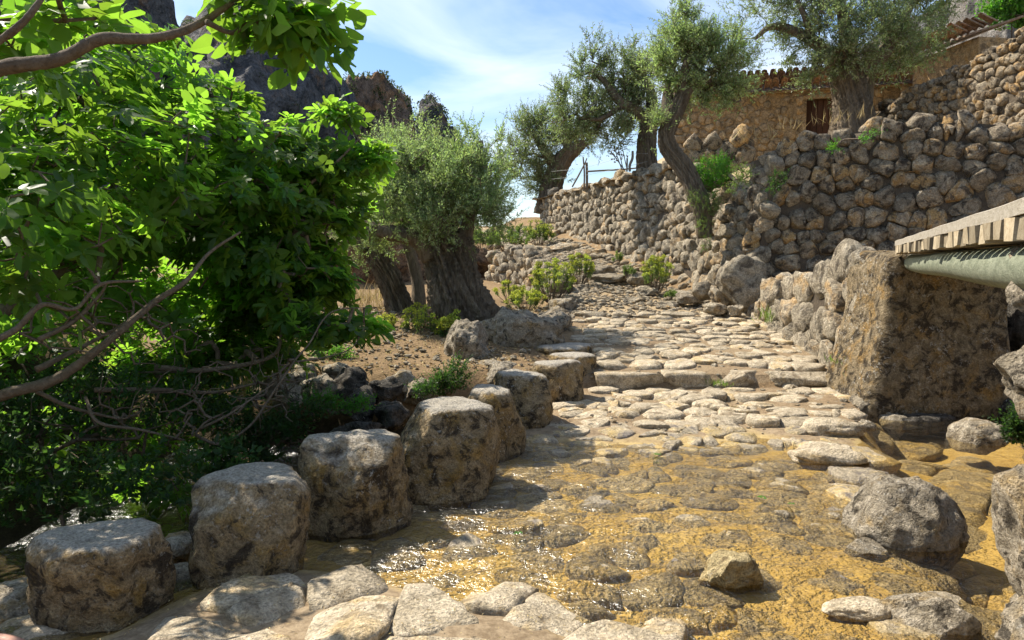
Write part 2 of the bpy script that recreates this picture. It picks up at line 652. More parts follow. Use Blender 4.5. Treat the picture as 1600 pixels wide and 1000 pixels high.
def soil_mat(name, c1, c2, c3, s=1.0, bump=0.7):
    m, t = newmat(name)
    pos, g = position(t)
    a = tex(t, pos, 1.3 * s, 6, 0.65, 0.3)
    b = tex(t, pos, 14 * s, 6, 0.7)
    c = tex(t, pos, 70 * s, 4, 0.7)
    col = mixc(t, ramp(t, a, 0.38, 0.62), c1, c2)
    col = mixc(t, ramp(t, b, 0.48, 0.7, 0, 0.8), col, c3)
    col = nd(t, 'ShaderNodeHueSaturation', Color=col, Value=ramp(t, c, 0.3, 0.7, 0.6, 1.35)).outputs[0]
    h = nd(t, 'ShaderNodeMath', _operation='MULTIPLY_ADD')
    t.links.new(b, h.inputs[0])
    h.inputs[1].default_value = 2.0
    t.links.new(c, h.inputs[2])
    finish(t, col, 0.95, h.outputs[0], bump, 0.02, 0.1)
    return m

M = {}
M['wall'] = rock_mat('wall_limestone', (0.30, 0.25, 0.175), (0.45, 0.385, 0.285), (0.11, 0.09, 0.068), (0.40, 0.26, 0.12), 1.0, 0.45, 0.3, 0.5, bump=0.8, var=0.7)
M['wallshade'] = rock_mat('shaded_limestone', (0.27, 0.215, 0.15), (0.40, 0.33, 0.23), (0.065, 0.052, 0.04), (0.38, 0.23, 0.085), 1.0, 0.6, 0.5, 0.65, bump=0.9, var=0.9)  # darker copy of the wall stone, with its shade put into the colour
M['cobble'] = rock_mat('worn_cobble', (0.42, 0.345, 0.235), (0.54, 0.455, 0.33), (0.22, 0.17, 0.11), (0.47, 0.34, 0.17), 1.3, 0.35, 0.3, 0.2, bump=0.8, bdist=0.014, var=0.5)
M['wetcobble'] = rock_mat('ford_cobble', (0.35, 0.285, 0.19), (0.46, 0.38, 0.26), (0.18, 0.15, 0.125), (0.50, 0.35, 0.12), 1.2, 0.45, 0.7, 0.3, bump=0.7, bdist=0.015, var=0.5, lcol=(0.50, 0.45, 0.38), wet=True)
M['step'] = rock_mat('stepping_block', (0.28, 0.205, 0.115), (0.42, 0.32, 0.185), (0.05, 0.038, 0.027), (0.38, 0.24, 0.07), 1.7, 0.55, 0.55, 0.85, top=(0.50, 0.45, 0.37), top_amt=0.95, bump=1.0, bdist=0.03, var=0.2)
M['grey'] = rock_mat('grey_boulder', (0.32, 0.265, 0.185), (0.47, 0.405, 0.31), (0.06, 0.05, 0.038), (0.37, 0.26, 0.12), 1.6, 0.45, 0.3, 0.85, bump=1.0, bdist=0.03, var=0.5, lcol=(0.58, 0.55, 0.48))
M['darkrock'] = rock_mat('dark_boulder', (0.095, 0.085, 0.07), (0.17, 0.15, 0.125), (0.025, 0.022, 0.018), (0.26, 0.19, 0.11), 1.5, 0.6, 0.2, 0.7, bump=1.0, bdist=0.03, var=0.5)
M['yellow'] = rock_mat('ochre_boulder', (0.38, 0.29, 0.14), (0.48, 0.39, 0.22), (0.15, 0.11, 0.06), (0.42, 0.27, 0.09), 2.0, 0.3, 0.4, 0.4, bump=0.9, bdist=0.02, var=0.3)
M['abut'] = rock_mat('stained_masonry', (0.22, 0.165, 0.095), (0.35, 0.275, 0.17), (0.05, 0.038, 0.026), (0.36, 0.215, 0.065), 1.5, 0.70, 0.5, 0.95, bump=1.0, bdist=0.03, var=0.2)
M['cliff'] = rock_mat('cliff_rock', (0.13, 0.13, 0.135), (0.20, 0.19, 0.185), (0.05, 0.055, 0.06), (0.36, 0.20, 0.10), 0.03, 0.45, 0.35, 0.2, bump=0.8, bdist=0.03, var=0.2)
M['cliffnear'] = rock_mat('crag_rock', (0.26, 0.235, 0.21), (0.36, 0.33, 0.29), (0.08, 0.08, 0.075), (0.34, 0.22, 0.12), 0.15, 0.4, 0.2, 0.3, bump=0.8, bdist=0.03, var=0.2)
M['cliffwarm'] = rock_mat('cliff_orange', (0.24, 0.165, 0.12), (0.32, 0.23, 0.17), (0.07, 0.065, 0.06), (0.46, 0.24, 0.10), 0.04, 0.35, 0.7, 0.2, bump=0.8, bdist=0.03, var=0.2)
M['redrock'] = rock_mat('red_outcrop', (0.24, 0.15, 0.09), (0.32, 0.21, 0.13), (0.06, 0.04, 0.03), (0.36, 0.17, 0.07), 0.6, 0.45, 0.4, 0.2, bump=0.8, bdist=0.03, var=0.2)
M['core'] = soil_mat('rubble_earth', (0.11, 0.088, 0.064), (0.075, 0.06, 0.044), (0.15, 0.115, 0.08))
M['pathdirt'] = soil_mat('path_dirt', (0.44, 0.34, 0.21), (0.36, 0.27, 0.16), (0.30, 0.21, 0.12))
M['bed'] = soil_mat('stream_bed', (0.55, 0.37, 0.09), (0.46, 0.30, 0.07), (0.28, 0.19, 0.05))
M['plaster'] = rock_mat('ochre_plaster', (0.33, 0.235, 0.13), (0.42, 0.30, 0.17), (0.16, 0.115, 0.07), (0.42, 0.25, 0.09), 0.9, 0.5, 0.5, 0.0, bump=0.7, var=0.0)
M['hstone'] = rock_mat('house_stone', (0.34, 0.25, 0.15), (0.45, 0.34, 0.21), (0.17, 0.12, 0.08), (0.42, 0.26, 0.11), 1.0, 0.3, 0.5, 0.3, var=0.8)
M['tile'] = rock_mat('clay_tile', (0.27, 0.18, 0.125), (0.36, 0.27, 0.20), (0.11, 0.085, 0.065), (0.36, 0.20, 0.11), 1.5, 0.4, 0.35, 0.4, var=0.8)
M['olivebark'] = bark_mat('olive_bark', (0.17, 0.13, 0.09), (0.31, 0.25, 0.18), (0.035, 0.026, 0.018), (5, 5, 0.9), 1.0, 0.06)
M['figbark'] = bark_mat('fig_bark', (0.12, 0.09, 0.062), (0.21, 0.165, 0.12), (0.05, 0.036, 0.026), (8, 8, 8), 0.8, 0.015)
M['fig'] = leaf_mat('fig_leaf', (0.035, 0.085, 0.014), (0.065, 0.11, 0.035), (0.34, 0.62, 0.045), 0.5, 0.45, 0.42, 0.28)
M['olive'] = leaf_mat('olive_leaf', (0.12, 0.172, 0.065), (0.30, 0.345, 0.22), (0.30, 0.42, 0.11), 0.38, 0.4, 0.4, 0.4)
M['olivelight'] = leaf_mat('olive_leaf_young', (0.17, 0.235, 0.09), (0.37, 0.42, 0.26), (0.40, 0.56, 0.14), 0.42, 0.4, 0.4, 0.35)
M['spurge'] = leaf_mat('spurge_leaf', (0.10, 0.16, 0.05), (0.13, 0.19, 0.07), (0.28, 0.40, 0.06), 0.35, 0.3, 0.6, 0.2)
M['spurgehead'] = leaf_mat('spurge_flower', (0.30, 0.34, 0.05), (0.30, 0.34, 0.06), (0.50, 0.55, 0.06), 0.4, 0.25, 0.6, 0.2)
M['bright'] = leaf_mat('bright_leaf', (0.055, 0.17, 0.022), (0.09, 0.20, 0.04), (0.20, 0.50, 0.03), 0.4, 0.3, 0.5, 0.3)
M['darkgreen'] = leaf_mat('bramble_leaf', (0.022, 0.055, 0.014), (0.045, 0.08, 0.03), (0.10, 0.22, 0.03), 0.4, 0.4, 0.45, 0.3)
M['scrub'] = leaf_mat('scrub_leaf', (0.05, 0.075, 0.035), (0.06, 0.085, 0.045), (0.12, 0.17, 0.05), 0.3, 0.35, 0.7, 0.1, 0.05)
M['dry'] = leaf_mat('dry_grass', (0.42, 0.33, 0.17), (0.42, 0.33, 0.17), (0.45, 0.34, 0.15), 0.3, 0.35, 0.8, 0.1)
M['grass'] = leaf_mat('green_grass', (0.12, 0.20, 0.04), (0.12, 0.20, 0.04), (0.28, 0.42, 0.05), 0.4, 0.3, 0.6, 0.2)

def bed_mat():
    m, t = newmat('stream_bed_algae')
    pos, g = position(t)
    sx = nd(t, 'ShaderNodeSeparateXYZ')
    t.links.new(pos, sx.inputs[0])
    a = tex(t, pos, 1.6, 6, 0.65, 0.3)
    b = tex(t, pos, 16, 6, 0.7)
    c = tex(t, pos, 70, 4, 0.7)
    al = mixc(t, ramp(t, a, 0.38, 0.62), (0.47, 0.345, 0.135), (0.37, 0.26, 0.095))
    al = mixc(t, ramp(t, b, 0.50, 0.66, 0, 0.8), al, (0.30, 0.20, 0.07))
    dr_ = mixc(t, ramp(t, b, 0.42, 0.62), (0.28, 0.21, 0.13), (0.17, 0.12, 0.07))
    z = nd(t, 'ShaderNodeMath', _operation='ADD')
    t.links.new(sx.outputs[2], z.inputs[0])
    t.links.new(ramp(t, a, 0.3, 0.7, -0.015, 0.015), z.inputs[1])
    col = mixc(t, ramp(t, z.outputs[0], -0.012, 0.022), al, dr_)
    col = nd(t, 'ShaderNodeHueSaturation', Color=col, Value=ramp(t, c, 0.36, 0.64, 0.84, 1.14)).outputs[0]
    h = nd(t, 'ShaderNodeMath', _operation='MULTIPLY_ADD')
    t.links.new(b, h.inputs[0])
    h.inputs[1].default_value = 2.0
    t.links.new(c, h.inputs[2])
    finish(t, col, 0.8, h.outputs[0], 0.3, 0.010, 0.2)
    return m
M['bed'] = bed_mat()
M['joint'] = soil_mat('joint_earth', (0.31, 0.23, 0.14), (0.24, 0.17, 0.10), (0.16, 0.11, 0.065))

def ground_mat():
    m, t = newmat('ground_soil')
    pos, g = position(t)
    sx = nd(t, 'ShaderNodeSeparateXYZ')
    t.links.new(pos, sx.inputs[0])
    a = tex(t, pos, 0.9, 6, 0.65, 0.3)
    b = tex(t, pos, 13, 6, 0.7)
    c = tex(t, pos, 60, 4, 0.7)
    soil = mixc(t, ramp(t, a, 0.4, 0.6), (0.29, 0.20, 0.11), (0.23, 0.155, 0.085))
    soil = mixc(t, ramp(t, b, 0.5, 0.7, 0, 0.8), soil, (0.20, 0.14, 0.08))
    damp_shade = mixc(t, ramp(t, b, 0.4, 0.65), (0.045, 0.035, 0.022), (0.075, 0.058, 0.036))
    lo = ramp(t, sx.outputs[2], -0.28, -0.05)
    # soil colour darkened to deepen the shade under the fig, left of the ford
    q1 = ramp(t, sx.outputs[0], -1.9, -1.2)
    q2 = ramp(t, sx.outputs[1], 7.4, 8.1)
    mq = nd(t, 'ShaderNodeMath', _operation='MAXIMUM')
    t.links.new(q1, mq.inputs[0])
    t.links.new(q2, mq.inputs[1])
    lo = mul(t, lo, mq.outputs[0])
    col = mixc(t, lo, damp_shade, soil)
    col = nd(t, 'ShaderNodeHueSaturation', Color=col, Value=ramp(t, c, 0.3, 0.7, 0.6, 1.35)).outputs[0]
    h = nd(t, 'ShaderNodeMath', _operation='MULTIPLY_ADD')
    t.links.new(b, h.inputs[0])
    h.inputs[1].default_value = 2.0
    t.links.new(c, h.inputs[2])
    finish(t, col, 0.95, h.outputs[0], 0.8, 0.025, 0.1)
    return m
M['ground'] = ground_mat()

def wood_mat(name, c1, c2, dark, sc, bump=0.4, tin=0.35):
    m, t = newmat(name)
    tco = nd(t, 'ShaderNodeTexCoord')
    mpp = nd(t, 'ShaderNodeMapping', Vector=tco.outputs['Object'])
    mpp.inputs['Scale'].default_value = sc
    tint = nd(t, 'ShaderNodeAttribute', _attribute_name='tint').outputs['Fac']
    cx = nd(t, 'ShaderNodeCombineXYZ')
    t.links.new(mul(t, tint, 23.0), cx.inputs[0])
    t.links.new(mul(t, tint, 23.0), cx.inputs[2])
    ad = nd(t, 'ShaderNodeVectorMath', _operation='ADD')
    t.links.new(mpp.outputs[0], ad.inputs[0])
    t.links.new(cx.outputs[0], ad.inputs[1])
    a = tex(t, ad.outputs[0], 3.0, 6, 0.65, 0.6)
    b = tex(t, ad.outputs[0], 11.0, 5, 0.7, 0.2)
    col = mixc(t, ramp(t, a, 0.35, 0.65), c1, c2)
    col = mixc(t, ramp(t, b, 0.56, 0.70, 0, 0.75), col, dark)
    col = nd(t, 'ShaderNodeHueSaturation', Color=col, Value=ramp(t, tint, 0, 1, 1 - tin, 1 + tin)).outputs[0]
    finish(t, col, 0.8, b, bump, 0.006, 0.2)
    return m
M['board'] = wood_mat('weathered_board', (0.27, 0.235, 0.18), (0.38, 0.34, 0.275), (0.09, 0.08, 0.065), (14, 1.2, 14), 0.8)
M['endgrain'] = wood_mat('weathered_plank', (0.25, 0.195, 0.12), (0.36, 0.30, 0.205), (0.09, 0.07, 0.05), (2, 9, 9), 0.5, 0.5)
M['log'] = wood_mat('treated_log', (0.14, 0.155, 0.105), (0.25, 0.265, 0.19), (0.06, 0.065, 0.045), (9, 2.2, 9), 0.8)
M['post'] = wood_mat('grey_post', (0.14, 0.12, 0.10), (0.20, 0.175, 0.15), (0.07, 0.06, 0.05), (10, 10, 1.5))
M['door'] = wood_mat('dark_door', (0.075, 0.035, 0.02), (0.10, 0.05, 0.03), (0.04, 0.02, 0.012), (9, 9, 0.8))

def plain(name, col, rough=0.7, metal=0.0, spec=0.3):
    m, t = newmat(name)
    pos, g = position(t)
    c = nd(t, 'ShaderNodeHueSaturation', Color=(*col, 1), Value=ramp(t, tex(t, pos, 40, 4), 0.3, 0.7, 0.8, 1.2)).outputs[0]
    p = finish(t, c, rough, None, spec=spec)
    p.inputs['Metallic'].default_value = metal
    return m
M['wire'] = plain('fence_wire', (0.35, 0.36, 0.36), 0.5, 0.6)
M['skin'] = plain('skin', (0.55, 0.30, 0.22), 0.5)
M['nail'] = plain('painted_nail', (0.10, 0.05, 0.16), 0.25, 0, 0.5)
M['leather'] = plain('sandal_leather', (0.25, 0.13, 0.06), 0.6)

def water_mat():
    m, t = newmat('stream_water')
    pos, g = position(t)
    a = tex(t, pos, 9.0, 3, 0.55, 0.7)
    b = tex(t, pos, 30.0, 3, 0.6, 0.4)
    h = nd(t, 'ShaderNodeMath', _operation='MULTIPLY_ADD')
    t.links.new(a, h.inputs[0])
    h.inputs[1].default_value = 2.0
    hb_ = mul(t, b, 1.6)
    t.links.new(hb_, h.inputs[2])
    # ripples are stronger where the water runs thin over the cobbles than in the pool
    sx = nd(t, 'ShaderNodeSeparateXYZ')
    t.links.new(pos, sx.inputs[0])
    st = ramp(t, sx.outputs[0], 1.6, 3.0, 0.42, 0.2)
    bm = nd(t, 'ShaderNodeBump', Height=h.outputs[0], Strength=st, Distance=0.10)
    bw = nd(t, 'ShaderNodeBump', Height=h.outputs[0], Strength=mul(t, st, 0.7), Distance=0.06)
    fr = nd(t, 'ShaderNodeFresnel', IOR=1.33, Normal=bw.outputs[0])
    tr = nd(t, 'ShaderNodeBsdfTransparent', Color=(0.98, 0.92, 0.74, 1))
    gl = nd(t, 'ShaderNodeBsdfGlossy', Color=(1, 1, 1, 1), Roughness=0.19, Normal=bm.outputs[0])
    mxs = nd(t, 'ShaderNodeMixShader', Fac=fr.outputs[0])
    t.links.new(tr.outputs[0], mxs.inputs[1])
    t.links.new(gl.outputs[0], mxs.inputs[2])
    o = t.nodes.new('ShaderNodeOutputMaterial')
    t.links.new(mxs.outputs[0], o.inputs['Surface'])
    return m
M['water'] = water_mat()

# ------------------------------------------------------------------ ground
ZP = np.array([[-9, .35], [0, .3], [2, -.045], [5.6, -.045], [6.6, .04], [7.9, .11], [8.02, .26], [11.2, .62], [12.5, .76], [14.5, 1.02], [16.5, 1.30], [20, 1.80], [24, 2.35], [28, 2.8], [34, 2.2], [60, -4], [2000, -30]])
SL = np.array([[-9, -14], [0, -5.3], [3.1, -1.74], [3.5, -1.27], [4.15, -.92], [4.85, -.46], [5.8, -.19], [6.6, .07], [7.45, .42], [8.3, .63], [9, .66], [11.2, .80], [13, 0.95], [15, 1.2], [17, 1.0], [20, 0.15], [24, -1.2], [30, -4], [60, -12], [2000, -400]])
XR = np.array([[-9, 1.2], [2, 1.6], [3, 1.85], [4.5, 2.15], [5.8, 2.72], [6.8, 3.2], [7.3, 3.42], [8, 3.5], [11.5, 3.66], [12.5, 3.3], [14.5, 2.7], [17, 2.1], [20, 1.2], [24, 0.2], [30, -1], [60, 2], [2000, 200]])
ZL = np.array([[-9, .2], [7.6, .22], [8.5, .36], [10.5, .60], [13, .72], [16, .9], [20, 1.25], [26, 1.6], [34, 1.0], [60, -5], [2000, -30]])
zp = lambda y: np.interp(y, ZP[:, 0], ZP[:, 1])
xs = lambda y: np.interp(y, SL[:, 0], SL[:, 1])
xr = lambda y: np.interp(y, XR[:, 0], XR[:, 1])
zl = lambda y: np.interp(y, ZL[:, 0], ZL[:, 1])
bridge_x = lambda y: 1.52 + 0.438 * (y - 2.2)

def G(x, y, fine=True):
    x, y = np.asarray(x, float), np.asarray(y, float)
    z = zp(y) + 0 * x
    near = sstep(7.0, 5.5, y)
    sdn = (x + 1.0) * -.422 + (y - 3.6) * -.907
    z = z + near * 0.075 * sstep(-0.1, 0.35, sdn) * sstep(2.2, 0.6, x) * sstep(-1.75, -1.25, x + 0.4 * (3.1 - y))
    # right: pool below Y 7.2, earth behind the low wall above it
    pool = -0.20 - 0.06 * np.sin(x * 2.1 + y)
    bank = sstep(1.8, 3.4, x - bridge_x(y)) * 1.3
    pool = pool + bank
    rt = sstep(0.0, 0.35, x - xr(y))
    lowtop = np.interp(y, [7.0, 7.6, 11.5, 12.6], [1.50, 1.48, 0.90, 0.85])
    slope = zp(y) + 0.32 * sstep(0, 0.9, x - xr(y))
    right = np.where(y < np.where(x > 4.66, 8.4, 7.15), pool, np.where(y < 12.0, zp(y) + (lowtop - zp(y)) * sstep(0.15, 0.45, x - xr(y)), slope))
    z = z * (1 - rt) + right * rt
    # left: hollow of the stream below Y 8, the olive terrace above it
    dl = xs(y) - x
    hollow = -0.50 - 0.25 * sstep(0.6, 1.6, dl) + 1.9 * sstep(3.4, 6.5, dl)
    terr = zl(y)
    tz = sstep(7.55, 8.05, y + 0.12 * np.sin(x * 4) - 0.28 * np.clip(-1.4 - x, 0, 3))
    left = hollow * (1 - tz) + terr * tz
    ledge = np.where(y < 8.2, sstep(0.1, 0.75, dl), sstep(0.1, 0.6, dl))
    z = z * (1 - ledge) + left * ledge
    far = sstep(30, 60, np.hypot(x, y))
    z = z * (1 - far) + (-5.0) * far
    if fine:
        p = np.stack([x.ravel(), y.ravel(), 0 * x.ravel()], 1)
        z = z + (fbm(p * 0.9, 3) * 0.035 + fbm(p * 5, 2) * 0.012).reshape(z.shape) * (1 + far * 20)
    return z

def axis(a, b, st, far):
    core = np.arange(a, b + st / 2, st)
    k = np.geomspace(st * 1.3, far, 26)
    return np.concatenate([a - np.cumsum(np.diff(np.concatenate([[0], k])))[::-1], core, b + np.cumsum(np.diff(np.concatenate([[0], k])))])
gx, gy = axis(-9, 10, 0.11, 2200), axis(0.5, 27, 0.11, 2200)
X, Y = np.meshgrid(gx, gy, indexing='ij')
Z = G(X, Y)
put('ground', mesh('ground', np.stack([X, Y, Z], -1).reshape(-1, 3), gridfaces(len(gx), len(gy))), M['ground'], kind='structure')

def gz(x, y):
    return float(G(np.array([x]), np.array([y]))[0])

# path bedding and stream bed sheets lie just above the ground
def strip(name, y0, y1, fl, fr, lift, mat, n=26, st=0.1, ramp_in=False):
    ys = np.arange(y0, y1 + st / 2, st)
    u = np.linspace(0, 1, n)
    XX = np.array([fl(y) + (fr(y) - fl(y)) * u for y in ys])
    YY = np.repeat(ys[:, None], n, 1)
    ZZ = G(XX, YY) + (lift if not ramp_in else lift - 0.05 * sstep(0.45, 0.0, YY - y0))
    return put(name, mesh(name, np.stack([XX, YY, ZZ], -1).reshape(-1, 3), gridfaces(len(ys), n)[:, ::-1]), mat, kind='structure')
path = strip('path', 8.0, 11.3, lambda y: xs(y) + 0.12, lambda y: xr(y) + 0.12, 0.014, M['joint'])
strip('dirt_path', 11.22, 27, lambda y: xs(y) + 0.12, lambda y: xr(y) + 0.12, 0.010, M['pathdirt'])
apron = strip('causeway', 6.2, 7.98, lambda y: xs(y) + 0.0, lambda y: xr(y) + 0.05, 0.014, M['joint'], ramp_in=True)
bed = strip('ford_bed', 1.2, 6.9, lambda y: xs(y) - 0.7, lambda y: 6.5, 0.008, M['bed'], 70)

# ------------------------------------------------------------------ cobbles
def cobbles(parent, name, x0, x1, y0, y1, size, seed, keep, mat_of, H=0.045, lift=0.0, gap=0.012, limit=300, jit=0.4, aspect=1.25, p=5.0, e=0.5, rough=0.12):
    r = rng(seed)
    sd = row_seeds(x0, x1, y0, y1, size, r, jit, aspect)
    cl = cells(sd, size * 0.95)
    groups = {}
    for (x, y), (n, h) in zip(sd, cl):
        if not keep(x, y):
            continue
        px = size / y * FPX
        nt, rg = (18, 5) if px > 30 else (14, 4)
        v, f, R0 = fitted(n, h, r, nt, rg, gap, H * r.uniform(0.7, 1.35), 0.07, p=p, e=e, rough=rough, facets=3)
        wv = v.copy()
        wv[:, 0] += x
        wv[:, 1] += y
        tilt = r.normal(0, 0.03, 2)
        wv[:, 2] += G(wv[:, 0] * 0.25 + x * .75, wv[:, 1] * .25 + y * .75, False) + v[:, 0] * tilt[0] + v[:, 1] * tilt[1] + lift + r.normal(0, 0.008)
        groups.setdefault(mat_of(x, y, r), []).append((wv, f, r.uniform(), R0 / y))
    for mname, st in groups.items():
        lay(name, st, M[mname], parent, limit, 'paving_stones')

cobbles(path, 'paving_stone', 0.2, 4.2, 8.2, 11.6, 0.215, 21, lambda x, y: xs(y) + 0.12 < x < xr(y) + 0.08 and 8.16 < y < 11.25, lambda x, y, r: 'cobble', H=0.036, lift=0.008, gap=0.0, p=18, e=0.26, rough=0.22, jit=0.6, aspect=1.6)
cobbles(apron, 'paving_stone', -0.4, 4.0, 6.2, 8.0, 0.215, 22, lambda x, y: xs(y) + 0.2 < x < xr(y) - 0.02 and 6.3 < y < 7.85, lambda x, y, r: 'cobble', H=0.038, lift=0.006, gap=0.0, p=17, e=0.28, rough=0.22, jit=0.65, aspect=1.4)
near_side = lambda x, y: (x + 1.0) * -.422 + (y - 3.6) * -.907
def ford_mat(x, y, r):
    return 'cobble' if r.uniform() < 0.05 else 'wetcobble'
cobbles(bed, 'paving_stone', -3.6, 1.9, 1.5, 4.3, 0.34, 25, lambda x, y: max(xs(y) - 0.1, -1.42 + 0.35 * max(0, 3.1 - y)) < x < xr(y) and near_side(x, y) > -0.07, lambda x, y, r: 'cobble', H=0.07, lift=-0.012, gap=0.002, jit=0.6, aspect=1.3, p=15, e=0.34, rough=0.22)
cobbles(bed, 'paving_stone', -2.6, 3.2, 2.3, 6.5, 0.235, 23, lambda x, y: xs(y) + 0.05 < x < xr(y) - 0.02 and y < 6.4 and near_side(x, y) < -0.10, ford_mat, H=0.046, lift=-0.014, jit=0.6, aspect=1.35, gap=0.004, p=13, e=0.42, rough=0.2)
cobbles(bed, 'stream_stone', 1.7, 6.4, 2.2, 7.2, 0.30, 24, lambda x, y: xr(y) - 0.02 < x < 6.2 and (x - bridge_x(y)) < 1.6 and y < 7.1, lambda x, y, r: 'wetcobble', H=0.065, lift=0.0, jit=0.7, aspect=1.8, p=9, gap=0.004, e=0.42, rough=0.2)

# kerb stones of the step
r = rng(5)
x = 0.92
while x < 3.55:
    wd = r.uniform(0.42, 0.8)
    v, f = rock(300 + int(x * 10), (wd / 2 * 1.08, 0.15, 0.125), 4, 9.0, 5, 0.045)
    part('kerb_stone', v + [x + wd / 2, 8.03 + r.normal() * .012, 0.172], f, M['cobble'], path, True, r.uniform(0.1, 0.7))
    x += wd
x = 0.9
for k in range(6):
    wd = r.uniform(0.3, 0.6)
    v, f = rock(340 + k, (wd / 2, 0.10, 0.07), 3, 4.0, 5, 0.08)
    part('kerb_stone', v + [x + wd / 2, 11.35 + r.normal() * .05, 0.65], f, M['cobble'], path, True, r.uniform(0.1, 0.7))
    x += wd + r.uniform(0, .1)

# ------------------------------------------------------------------ water
wx, wy = np.arange(-3.4, 6.6, 0.035), np.arange(1.2, 7.6, 0.035)
X, Y = np.meshgrid(wx, wy, indexing='ij')
p = np.stack([X.ravel(), Y.ravel(), 0 * X.ravel()], 1)
rip = (fbm(p * np.array([5, 9, 1]), 3) * 0.011).reshape(X.shape) * (0.25 + 0.75 * sstep(3.0, 1.6, X))
Z = 0.0 + rip - 0.42 * sstep(0.1, 0.9, xs(Y) - X)
put('stream_water', mesh('stream_water', np.stack([X, Y, Z], -1).reshape(-1, 3), gridfaces(len(wx), len(wy))), M['water'], kind='structure')

# ------------------------------------------------------------------ upper terrace behind the walls
CN, WF, WR = np.array([3.84, 12.0]), np.array([0.73, 24.0]), np.array([9.1, 9.7])
def seg_d(x, y, a, b):
    d = np.asarray(b) - np.asarray(a)
    t = np.clip(((x - a[0]) * d[0] + (y - a[1]) * d[1]) / (d @ d), 0, 1)
    return np.hypot(x - a[0] - t * d[0], y - a[1] - t * d[1])
UA, UB = at(1358, 185, 17.8)[:2], at(1690, 185, 12.6)[:2]
def T(x, y):
    x, y = np.asarray(x, float), np.asarray(y, float)
    d = np.minimum(seg_d(x, y, CN, WR), seg_d(x, y, WF, CN))
    d1 = seg_d(x, y, CN, WR)
    base = np.interp(x, [0.7, 3.4, 3.9, 5.0, 9], [3.5, 3.35, 2.95, 3.25, 3.35])
    z = base - 0.45 * sstep(1.2, 0.4, d1) + 0.08 * d + 0.12 * np.maximum(0, d1 - 16) * sstep(6, 14, x)
    e = (UB - UA) / np.linalg.norm(UB - UA)
    beh = (x - UA[0]) * -e[1] + (y - UA[1]) * e[0]
    along = (x - UA[0]) * e[0] + (y - UA[1]) * e[1]
    z = z + 0.9 * sstep(0.2, 0.5, beh) * sstep(-3, 0, along)
    z = z + 0.25 * sstep(2.5, 0.0, np.hypot(x - 7.9, y - 17.2))
    return z
def inside(x, y):
    """Behind the terrace walls."""
    def side(a, b):
        return (b[0] - a[0]) * (y - a[1]) - (b[1] - a[1]) * (x - a[0])
    right = side(CN, WR) / 5.74 > 0.22
    wing = side(WF, CN) / 12.4 > 0.18
    back = side(np.array([1.6, 50.0]), WF) > 0
    return np.where(y > 24, back, wing) & (right | (x > 9.1)) & (y > 9.4)
tx, ty = np.arange(0.5, 40, 0.2), np.arange(9, 60, 0.2)
X, Y = np.meshgrid(tx, ty, indexing='ij')
P2 = np.stack([X.ravel(), Y.ravel(), 0 * X.ravel()], 1)
Z = T(X, Y) + (fbm(P2 * 0.8, 3) * 0.08 + fbm(P2 * 4, 2) * 0.03).reshape(X.shape)
F = gridfaces(len(tx), len(ty))
cx, cy = X.ravel()[F].mean(1), Y.ravel()[F].mean(1)
F = F[inside(cx, cy)]
used = np.unique(F)
remap = np.full(X.size, -1)
remap[used] = np.arange(len(used))
put('upper_terrace', mesh('upper_terrace', np.stack([X, Y, Z], -1).reshape(-1, 3)[used], remap[F]), M['pathdirt'], kind='structure')

# ------------------------------------------------------------------ dry-stone walls
wt = thing('terrace_wall', 'tall shaded dry-stone terrace wall of rounded boulders facing the ford behind the footbridge', 'stone wall', (*CN, 0.8), 'dry-stone walls')
Lr = np.linalg.norm(WR - CN)
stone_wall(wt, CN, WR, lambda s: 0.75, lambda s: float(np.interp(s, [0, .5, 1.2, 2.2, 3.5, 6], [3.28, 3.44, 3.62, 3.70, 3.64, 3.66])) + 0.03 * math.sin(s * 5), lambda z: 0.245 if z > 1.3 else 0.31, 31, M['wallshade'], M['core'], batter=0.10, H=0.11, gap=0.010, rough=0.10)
ww = thing('path_wall', 'long sunlit dry-stone wall of pale rough stones climbing beside the path', 'stone wall', (*WF, 2.3), 'dry-stone walls')
def wing_top(s):
    t = 1 - s / 12.4
    return float(np.interp(t, [0, 0.03, 0.05, 0.15, 0.19, 0.25, 0.34, 0.6, 1.0], [3.2, 2.95, 2.75, 2.75, 3.35, 3.58, 3.58, 3.62, 3.68])) + 0.04 * math.sin(s * 2.3)
def wing_base(s):
    return float(zp(24 - 12 * s / 12.4)) + 0.1
stone_wall(ww, WF, CN + (CN - WF) / 12.4 * 0.1, wing_base, wing_top, lambda z: 0.225 if z > 1.7 else 0.28, 32, M['wall'], M['core'], batter=0.12, H=0.12, gap=0.008, rough=0.15, aspect=1.1)
wb = thing('block_wall', 'short low wall of squared stones set back behind the bright bush', 'stone wall', at(1110, 275, 14.6), 'dry-stone walls')
a, b = at(1066, 275, 14.9), at(1172, 275, 14.3)
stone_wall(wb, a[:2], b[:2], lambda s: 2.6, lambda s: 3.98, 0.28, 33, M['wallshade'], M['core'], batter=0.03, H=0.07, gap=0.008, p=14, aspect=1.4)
wu = thing('upper_wall', 'higher dry-stone wall of small stones rising to the right beside the big olive', 'stone wall', (8.5, 17.6, 4.4), 'dry-stone walls')
ua, ub = at(1358, 185, 17.8), at(1690, 185, 12.6)
Lu = np.linalg.norm(ub[:2] - ua[:2])
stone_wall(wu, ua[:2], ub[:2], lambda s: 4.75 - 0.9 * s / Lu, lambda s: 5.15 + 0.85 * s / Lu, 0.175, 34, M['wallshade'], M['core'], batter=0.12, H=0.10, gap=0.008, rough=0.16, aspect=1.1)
wl = thing('parapet_wall', 'low sunlit wall of large rough stones between the cobbled path and the footbridge', 'stone wall', (3.7, 9.5, 0.4), 'dry-stone walls')
